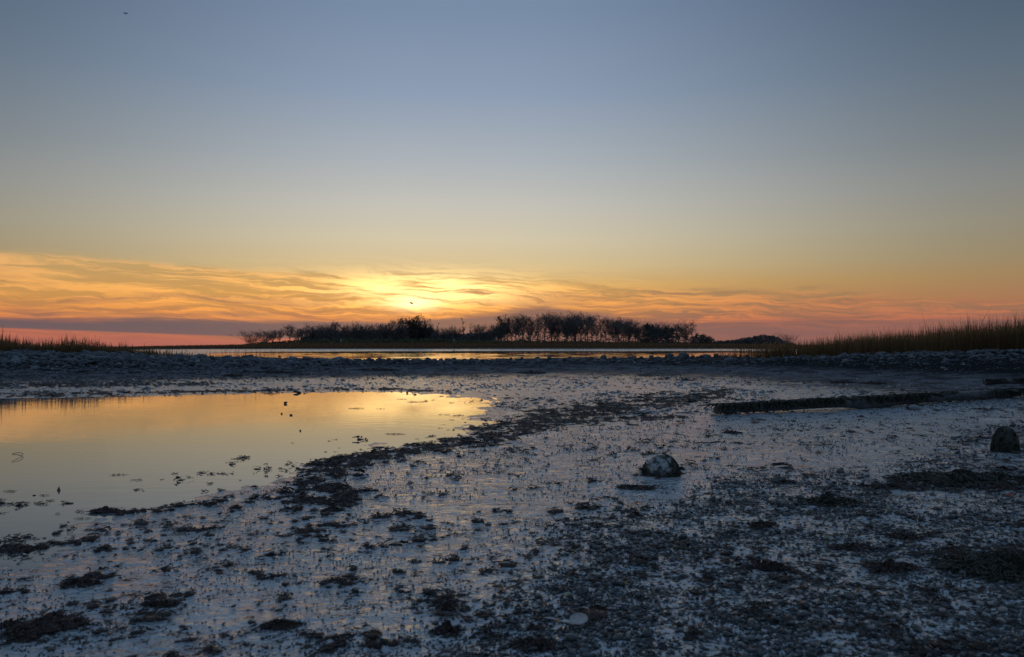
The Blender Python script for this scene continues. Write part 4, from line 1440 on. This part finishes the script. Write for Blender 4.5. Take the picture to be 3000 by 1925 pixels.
# north (right) stand
hr = lambda u_: np.interp(u_, [2080, 2160, 2260, 2400, 2600, 2780, 3000, 3300], [.5, .72, .86, .98, 1.12, 1.32, 1.5, 1.6])
edge = lambda u_: np.interp(u_, [2080, 2300, 2450, 2650, 2800, 3000, 3400], [38.5, 37.0, 34.5, 32.6, 31.2, 30.2, 29.5])
dep = lambda u_: np.interp(u_, [2080, 2300, 2420, 2600, 3000], [3.0, 5.0, 12, 20, 24])
stand('brown_marsh_grass', 42000, (2090, 3300), lambda u_, r_: edge(u_) + r_ ** 1.35 * dep(u_),
      lambda u_, d_: hr(u_) * np.clip(rng.normal(.72, .17, len(u_)), .2, 1.1) * np.where(rng.random(len(u_)) < .05, 1.25, 1),
      lambda u_, d_: rng.uniform(.005, .012, len(u_)), .17, M['grass_right'], 'tall brown marsh grass on the shore beside the mud',
      dens=lambda u_, d_, x, y: np.interp(u_, [2090, 2160, 2330, 2480, 3300], [.06, .14, .40, .9, 1]) * (.35 + .65 * clump(x, y, .8, 9)))
# island marsh
isl_u = [300, 480, 560, 700, 1000, 2300, 2500]
stand('island_marsh_grass', 30000, (300, 2560), lambda u_, r_: np.interp(u_, [300, 480, 640, 850, 1200, 1750, 2100, 2350, 2560], [330, 345, 352, 362, 368, 378, 378, 350, 340]) + r_ * 60,
      lambda u_, d_: rng.uniform(.7, 1.3, len(u_)) * np.interp(u_, [300, 480, 700], [.5, .8, 1.1]), lambda u_, d_: rng.uniform(.10, .22, len(u_)), .2, M['grass_far'], 'russet marsh grass along the island shore', k=4)


# ------------------------------------------------------------------ trees
def branch_tree(seed, base=.28, cw=.34, nlead=3, lift=.5, dens=1.0, head=.5):
    """unit-height bare tree: forked leaders carrying limbs, branches and twigs inside a rounded envelope"""
    r = random.Random(seed)
    tr, cr = [], []

    def line(p, d, L, r0, r1, n, wob, up, out):
        pts = [p]
        for s in range(n):
            d = (d + Vector((r.gauss(0, wob), r.gauss(0, wob), r.gauss(0, wob * .5) + up))).normalized()
            q = p + d * (L / n)
            ra, rb = r0 + (r1 - r0) * s / n, r0 + (r1 - r0) * (s + 1) / n
            out.append((p, q, ra, rb))
            p = q
            pts.append(p)
        return pts, d

    def env(z):
        t = (z - base * .75) / (1.02 - base * .75)
        return cw * max(0.06, (max(0.0, 1 - abs((t - head) / (1 - head if t > head else head)) ** 2.2)) ** .6)

    pts, d = line(Vector((0, 0, -.02)), Vector((r.gauss(0, .05), r.gauss(0, .05), 1)), base + .02, .020, .015, 3, .05, .02, tr)
    p = pts[-1]
    for k in range(nlead):
        w = 2 * math.pi * (k + r.random() * .7) / nlead
        sp = r.uniform(.25, .95) * cw * 1.25 if nlead > 1 else .03
        dd = Vector((math.cos(w) * sp, math.sin(w) * sp, 1 - base)).normalized()
        L = (1 - base) * r.uniform(.72, .98) * (1 if k else 1.0)
        lp, _ = line(p, dd, L, .011, .003, 7, .09, .04, cr)
        for q in range(int(15 * dens)):
            f = r.uniform(.03, .97) * 7
            a = lp[int(f)].lerp(lp[min(int(f) + 1, 7)], f - int(f))
            ww = r.random() * 6.283
            el = r.uniform(.25, .9) + lift * .6
            bd = Vector((math.cos(ww), math.sin(ww), el)).normalized()
            bl = max(.05, env(a.z) * r.uniform(.55, 1.05))
            bp, bdir = line(a, bd, bl, .0052, .0022, 4, .14, .05 + lift * .12, cr)
            for i in range(int(6 * dens) + 1):
                g = r.uniform(.25, 1.0) * 4
                b = bp[min(int(g), 3)].lerp(bp[min(int(g) + 1, 4)], g - int(g))
                sd = (bdir + Vector((r.gauss(0, .8), r.gauss(0, .8), r.gauss(.3, .5)))).normalized()
                sp_, sdir = line(b, sd, bl * r.uniform(.25, .5), .0026, .0016, 2, .15, .08, cr)
                for _ in range(3):
                    td = (sdir + Vector((r.gauss(0, .6), r.gauss(0, .6), r.gauss(.3, .4)))).normalized()
                    line(sp_[r.choice((1, 2))], td, bl * r.uniform(.12, .28), .0017, .0010, 1, 0, 0, cr)
    top = sorted(s_[1].z for s_ in cr)[-6]
    return tr, cr, top


def seg_mesh(name, segs, k, mat, sides=5, rmin=.0016):
    Vv, Ff = [], []
    for p, q, r0, r1 in segs:
        d = (q - p)
        if d.length < 1e-6: continue
        a_ = d.orthogonal().normalized()
        b_ = d.cross(a_).normalized()
        n0 = len(Vv)
        for c_, r_ in ((p, r0), (q, r1)):
            r_ = max(r_, rmin)
            for s in range(sides):
                w_ = 2 * math.pi * s / sides
                o_ = c_ + (a_ * math.cos(w_) + b_ * math.sin(w_)) * r_
                Vv.append((o_.x * k, o_.y * k, o_.z * k))
        for s in range(sides):
            Ff.append((n0 + s, n0 + (s + 1) % sides, n0 + sides + (s + 1) % sides, n0 + sides + s))
    return mesh_np(name, Vv, Ff, mat)


def leaf_cloud(pts, n, size, spread, seed):
    r = np.random.default_rng(seed)
    c = pts[r.integers(0, len(pts), n)] + r.normal(size=(n, 3)) * spread
    a_ = r.normal(size=(n, 3)) * size
    b_ = r.normal(size=(n, 3)) * size
    V = np.stack([c - a_ * .5, c + b_, c + a_ * .5], 1).reshape(-1, 3)
    return V, np.arange(n * 3).reshape(-1, 3)


PROTO = []
for q, (bs, cw, nl, li, dn, hd, leafy) in enumerate([(.20, .46, 5, .25, 1.0, .58, 0), (.07, .70, 7, .12, .8, .52, 0), (.26, .30, 3, .45, 1.0, .55, 0), (.24, .38, 4, .35, 1.0, .6, 0), (.30, .36, 4, .45, .95, .66, 0), (.14, .42, 4, .25, 1.0, .5, 0),
                                                     (.22, .40, 4, .3, .9, .55, 1), (.10, .44, 5, .3, .8, .5, 2), (.36, .14, 1, .8, .9, .5, 0)]):
    tr_, cr_, top = branch_tree(40 + q, bs, cw, nl, li, dn, hd)
    k = 1 / top
    tm = seg_mesh('trunk', tr_, k, M['bark'], 6)
    cm = seg_mesh('crown', cr_, k, M['twig'], 3, .0021)
    lm = None
    if leafy:
        ends = np.array([s[1][:] for s in cr_ if s[2] < .0018]) * k
        ends = ends[ends[:, 2] > (.3 if leafy == 1 else .08)]
        V_, F_ = leaf_cloud(ends, 1500 if leafy == 1 else 2600, .022, .02, q)
        lm = mesh_np('foliage', V_, F_, M['brownleaf'])
    PROTO.append((tm, cm, lm))
print('tree tris', [len(a[1].polygons) for a in PROTO])
# bushy crowns
BUSH = []
for q in range(4):
    Vb, Fb = lump(2, 900 + q, .6, (1, .8, .62), 0, 2.0)
    Vb[:, 2] += .35
    V_, F_ = leaf_cloud(Vb[Vb[:, 2] > .0], 520, .13, .10, q + 60)
    BUSH.append((V_, F_))
bush_me = [mesh_np('bush', v, f, M['bush']) for v, f in BUSH]
ever_me = []
for q in range(2):
    r = np.random.default_rng(960 + q)
    n_ = 1500
    hh = r.random(n_) ** .8
    rad = .42 * np.minimum(1, hh * 5) * (1 - hh) ** .55 * (1 + .35 * np.sin(hh * 23 + q)) * np.sqrt(r.random(n_)) * 1.1
    an = r.random(n_) * 6.28
    cpt = np.column_stack([np.cos(an) * rad, np.sin(an) * rad, hh])
    V_, F_ = leaf_cloud(cpt, 1500, .034, .02, q)
    ever_me.append(mesh_np('foliage', V_, F_, M['evergreen']))
stem_v, stem_f = rod([(0, 0, -.02), (.01, 0, .3), (0, .01, .75)], .02, .008)
stem_me = mesh_np('trunk', stem_v, stem_f, M['bark'])


def put_tree(u_, vt, d, proto, label, group, name='tree', wide=1.0, ztop=None):
    x, y = (u_ - CX) / F * d, d
    z = H(x, y)
    ht = CAMH + (HOR - vt) / F * d - z
    t = empty(name, (x, y, z), rng.random() * 6.28, (ht * wide, ht * wide, ht))
    tag(t, label, 'tree', group)
    tm, cm, lm = PROTO[proto] if proto < 100 else (stem_me, None, ever_me[proto - 100])
    obj('trunk', tm, t)
    if cm: obj('crown', cm, t)
    if lm: obj('foliage', lm, t)
    return t


G1, G2, G3 = 'trees of the low stand', 'trees of the high stand', 'trees at the ends of the wood'
LOW = 'bare grey-brown tree in the low thick part of the island wood'
HIGH = 'tall bare tree in the high open-trunked part of the island wood'
TREES = [
    (736, 969, 1, 'wide bare tree at the outermost tip of the island wood, over the salmon sky', G3), (774, 967, 1, 'wide bare tree, second from the outer tip of the island wood', G3),
    (800, 970, 5, 'thin bare tree, third from the outer tip of the island wood', G3), (820, 964, 3, 'bare tree with dense stem, fourth from the outer tip of the wood', G3),
    (849, 953, 2, 'tall narrow bare tree before the low thick part of the wood begins', G3), (872, 966, 5, 'lower bare tree just after the tall narrow one', G3),
    (890, 958, 3, LOW, G1), (916, 949, 0, 'round-headed bare tree where the thick part of the wood begins', G1), (939, 951, 3, LOW, G1), (960, 950, 5, LOW, G1), (983, 942, 2, 'slender spiky tree rising above the thick low wood', G1),
    (1006, 951, 3, LOW, G1), (1032, 943, 0, 'fan-shaped bare tree with sky showing through its lower limbs', G1), (1056, 956, 5, LOW, G1), (1079, 948, 3, LOW, G1), (1108, 950, 5, LOW, G1), (1129, 945, 3, LOW, G1),
    (1148, 935, 4, 'bare tree with upswept twigs next to the dark leafy trees under the sun', G1), (1172, 933, 2, 'bare tree touching the dark leafy trees under the sun', G1),
    (1205, 929, 7, 'tallest dark leafy tree, right under the bright sun glow', G1), (1231, 941, 7, 'dark leafy tree in the middle of the three under the sun glow', G1), (1254, 949, 6, 'dark leafy tree last of the three under the sun glow', G1),
    (1280, 949, 8, 'thin tree standing after the three dark leafy ones', G1), (1298, 962, 5, LOW, G1), (1316, 963, 0, LOW, G1), (1336, 953, 0, 'small round tree before the tall dead one', G1),
    (1359, 934, 8, 'tall dead tree standing clear over the low middle of the wood', G1), (1379, 950, 8, 'thin tree just after the tall dead one', G1), (1397, 951, 5, LOW, G1), (1416, 957, 0, LOW, G1), (1441, 953, 5, LOW, G1),
    (1475, 929, 6, 'round oak-like tree keeping brown leaves, before the high stand', G2), (1460, 950, 5, LOW, G1),
    (1512, 922, 4, 'first tall bare tree of the high stand, beside the round brown-leaved one', G2), (1531, 921, 2, HIGH, G2), (1550, 922, 4, HIGH, G2), (1575, 919, 3, HIGH, G2), (1597, 918, 2, HIGH, G2), (1616, 917, 4, HIGH, G2), (1634, 917, 3, HIGH, G2),
    (1662, 917, 0, HIGH, G2), (1684, 913, 0, 'broadest and highest bare crown of the high stand', G2), (1702, 914, 3, HIGH, G2), (1716, 920, 4, HIGH, G2), (1733, 922, 2, HIGH, G2), (1747, 928, 4, HIGH, G2), (1760, 926, 8, HIGH, G2), (1775, 930, 2, HIGH, G2),
    (1797, 929, 3, HIGH, G2), (1812, 931, 4, HIGH, G2), (1828, 934, 3, HIGH, G2), (1842, 936, 5, HIGH, G2), (1862, 936, 0, 'round bare crown just before the dark evergreens', G2), (1880, 939, 1, 'wide bare crown overlapping the dark evergreens', G2),
    (1896, 953, 100, 'dark pointed evergreen, thickest of the wood', G3), (1912, 957, 101, 'dark evergreen right beside the thickest one', G3), (1931, 944, 5, 'bare tree rising between the dark evergreens', G3), (1950, 962, 101, 'evergreen third in the dark row', G3), (1969, 964, 100, 'last evergreen of the dark row', G3),
    (1991, 942, 3, 'bare tree, first of the pair at the inner end of the wood', G3), (2010, 940, 0, 'round bare tree, second of the pair at the inner end of the wood', G3), (2026, 955, 8, 'slim bare sapling after the pair at the end of the wood', G3), (2039, 967, 8, 'smallest sapling at the very end of the wood', G3),
]
ORD = ['first', 'second', 'third', 'fourth', 'fifth', 'sixth', 'seventh', 'eighth', 'ninth', 'tenth', 'eleventh', 'twelfth', 'thirteenth', 'fourteenth', 'fifteenth', 'sixteenth', 'seventeenth', 'eighteenth', 'nineteenth', 'twentieth']
nord = {LOW: 0, HIGH: 0}
for u_, vt, pr, lab, grp in TREES:
    if lab in nord:
        k = ORD[nord[lab]]
        nord[lab] += 1
        lab = ('plain bare tree in the thick low wood, %s counting from the outer tip' if lab == LOW else 'tall bare tree of the high stand, %s counting from the brown-leaved one') % k
    d = 440 + rng.uniform(0, 30)
    wide = {0: 1.15, 1: 1.35, 5: 1.15, 6: .95, 7: 1.05}.get(pr, 1.1)
    if u_ < 900: wide *= 1.35
    if pr >= 100: wide = 1.1
    put_tree(u_, vt - 3, d, pr, lab, grp, 'evergreen_tree' if pr >= 100 else 'leafy_tree' if pr in (6, 7) else 'bare_tree', wide)
for q in range(70):
    u_ = rng.uniform(880, 1500) if q < 48 else rng.uniform(1500, 1985)
    tops = np.interp(u_, [880, 920, 1140, 1210, 1290, 1440, 1480, 1520, 1690, 1760, 1860, 1985], [966, 956, 948, 940, 964, 960, 938, 930, 922, 934, 944, 955])
    hi = 1490 < u_ < 1890
    put_tree(u_, tops + rng.uniform(-2, 14), 478 + rng.uniform(0, 45), int(rng.choice([2, 3, 4, 5, 8, 0])), 'bare tree in the back rows of the island wood, half hidden', 'trees in the back rows', 'bare_tree')
# flat-topped little tree before the brown grass
put_tree(2306, 972, 300, 1, 'little flat-topped tree beside the far wooded rise', 'trees at the ends of the wood', 'bare_tree', 1.3)


# scrub below the trees and bushes in front
def scrub(name, N, us, d0, d1, topf, mat, size, label, zmin=.2):
    u_ = rng.uniform(*us, N)
    d_ = rng.uniform(d0, d1, N)
    x, y = (u_ - CX) / F * d_, d_
    z0 = terrain(x, y)[0]
    zt = CAMH + (HOR - topf(u_) - 9 * fbm(u_ * .04, d_ * 0, 3, 3) * 1.0 + 4) / F * d_
    z = z0 + (zt - z0) * rng.random(N) ** 1.15
    V_, F_ = leaf_cloud(np.column_stack([x, y, np.maximum(z, z0)]), N, size, .2, 5)
    return tag(obj(name, mesh_np(name, V_, F_, mat)), label, kind='stuff')


scrub('undergrowth', 42000, (880, 1440), 455, 500, lambda u_: np.interp(u_, [880, 910, 940, 1140, 1190, 1262, 1285, 1330, 1440], [994, 978, 970, 969, 956, 962, 984, 980, 976]), M['scrub'], .5, 'dark tangled undergrowth filling the low part of the island wood')
scrub('thin_undergrowth', 10000, (1440, 2045), 450, 500, lambda u_: np.interp(u_, [1440, 1500, 1560, 1700, 1800, 1890, 1960, 2045], [970, 962, 970, 968, 972, 970, 974, 986]), M['scrub'], .42, 'dark undergrowth between the trunks of the high stand')
blk = [(u_, 432 + rng.uniform(-6, 8)) for u_ in np.linspace(725, 1480, 48)] + [(u_, 440 + rng.uniform(-5, 8)) for u_ in np.linspace(1490, 2060, 30)]
for u_, d in blk:
    x = (u_ - CX) / F * d
    z = H(x, d)
    wp = rng.uniform(10, 20) * d / F
    hp = (np.interp(u_, [725, 850, 1000, 1250, 1480, 1700, 2060], [5, 9, 11, 11, 9, 7, 7]) * rng.uniform(.8, 1.25)) * d / F
    o = obj('bush', bush_me[int(rng.integers(0, 4))], None, (x, d, z), (0, 0, rng.random() * 6.28), (wp, wp, hp * 1.1))
    tag(o, 'low dull-green bush in the belt edging the island wood' if u_ < 1485 else 'low grey bush under the high stand of trees', 'bush', 'bushes edging the low wood' if u_ < 1485 else 'bushes under the high stand')
for u_, vt, w_, lab in [(2053, 979, 24, 'dark domed bush at the inner end of the wood'), (2072, 985, 20, 'lower dark bush after the domed one')]:
    d = 440
    x = (u_ - CX) / F * d
    z = H(x, d)
    h_ = CAMH + (HOR - vt) / F * d - z
    tag(obj('bush', mesh_np('bush', *BUSH[1], M['evergreen']), None, (x, d, z), (0, 0, 0), (w_ * d / F, w_ * d / F, h_ * .95)), lab, 'bush')
scrub('far_wood', 9000, (2085, 2330), 560, 640, lambda u_: np.interp(u_, [2085, 2130, 2180, 2215, 2240, 2262, 2290, 2330], [1006, 997, 992, 984, 978, 983, 997, 1012]), M['evergreen'], .7, 'far wooded rise beyond the end of the island')

# little things on and beyond the channel
for u_, v_, w_, h_, lab in [(1715, 1021, 9, 4, 'dark rock on the far mudflat below the high stand'), (1765, 1021, 11, 4, 'second dark rock on the far mudflat below the high stand'), (1952, 1018, 5, 4, 'tiny dark rock on the far mudflat below the evergreens'), (1966, 1018, 6, 4, 'tiny dark rock next to the one below the evergreens'),
                            (2081, 1019, 10, 5, 'dark rock on the far mudflat below the domed bush'), (1330, 1028, 7, 3, 'low dark rock on the far mudflat below the dead tree')]:
    put_stone(u_, v_, w_, h_, lab, 'rocks on the far mudflat', proto=int(rng.integers(0, 6)), sink=.1)
x_, y_ = plane_pt(819, 1046, -.3)
put_stone(0, 0, 14, 5, 'dark rock breaking the channel water beside the thin stems', 'rocks on the far mudflat', pt=(x_, y_, -.3), proto=2, sink=.1)
for u_, vt, lab in [(999, 993, 'thin white post among the green bushes below the fan-shaped tree'), (1330, 995, 'thin white post among the bushes below the small round tree')]:
    d = 424
    x = (u_ - CX) / F * d
    z = H(x, d)
    h_ = CAMH + (HOR - vt) / F * d - z
    V_, F_ = rod([(0, 0, -.1), (0, 0, h_ * .9), (0, 0, h_)], .14, .12, 6)
    tag(obj('marker_post', mesh_np('marker_post', V_, F_, M['white']), None, (x, d, z)), lab, 'post', 'white posts')


# ------------------------------------------------------------------ birds
def bird(u_, v_, d, span, label, lift, droop, rz, tilt):
    p = at_dist(u_, v_, d)
    prof = [(-1, .02, .015), (-.86, .10, .07), (-.55, .20, .13), (-.1, .22, .17), (.3, .17, .13), (.55, .12, .10), (.72, .10, .085), (.88, .04, .035), (1, .008, .008)]
    Vv, Ff = [], []
    nq = 8
    L = span * .36
    for s, wy, hz in prof:
        for q in range(nq):
            w_ = 2 * math.pi * q / nq
            Vv.append((math.cos(w_) * wy * L * .62, s * L * .55, math.sin(w_) * hz * L * .62))
    for s in range(len(prof) - 1):
        for q in range(nq):
            Ff.append((s * nq + q, s * nq + (q + 1) % nq, (s + 1) * nq + (q + 1) % nq, (s + 1) * nq + q))
    t = empty('bird', tuple(p), rz)
    t.rotation_euler = (R(52), tilt, rz)
    tag(t, label, 'bird', 'birds in the sunset sky')
    obj('body', mesh_np('body', Vv, Ff, M['bird'], True), t)
    tv = np.array([(-.03, -.25, 0), (.03, -.25, 0), (.10, -.62, .0), (-.10, -.62, .0)]) * L * 1.4
    tv = np.vstack([tv + [0, 0, .006 * span], tv - [0, 0, .006 * span]])
    obj('tail', mesh_np('tail', tv, [(0, 1, 2, 3), (7, 6, 5, 4), (0, 4, 5, 1), (1, 5, 6, 2), (2, 6, 7, 3), (3, 7, 4, 0)], M['bird']), t)
    for sd in (-1, 1):
        Vv = []
        ks = 9
        for s in range(ks):
            g = s / (ks - 1)
            x = sd * g * span / 2 * (.92 if g > .4 else 1)
            z = span * (lift * math.sin(min(g / .45, 1) * math.pi / 2) - droop * max(g - .4, 0) ** 1.4)
            ch = span * (.34 * (1 - g) ** .5 + .04)
            yb = .05 * span - .10 * span * max(g - .45, 0)
            th_ = span * .03 * (1 - g * .7)
            Vv += [(x, yb + ch * .45, z + th_), (x, yb - ch * .55, z), (x, yb + ch * .45, z - th_)]
        Ff = []
        for s in range(ks - 1):
            for q in range(3):
                Ff.append((s * 3 + q, s * 3 + (q + 1) % 3, s * 3 + 3 + (q + 1) % 3, s * 3 + 3 + q))
        obj('wing', mesh_np('wing', Vv, Ff, M['bird'], True), t)
    return t


bird(1205, 889, 150, 1.0, 'dark bird with arched wings gliding before the sun glow', .12, .80, 0.12, R(14))
bird(368, 40, 100, .62, 'small dark bird high in the blue sky', .10, .05, .5, R(-6))
dg = sum(len(o.data.polygons) * (2 if o.data.polygons and len(o.data.polygons[0].vertices) == 4 else 1) for o in bpy.data.objects if o.type == 'MESH')
print('objects', len(bpy.data.objects), 'tris', dg)
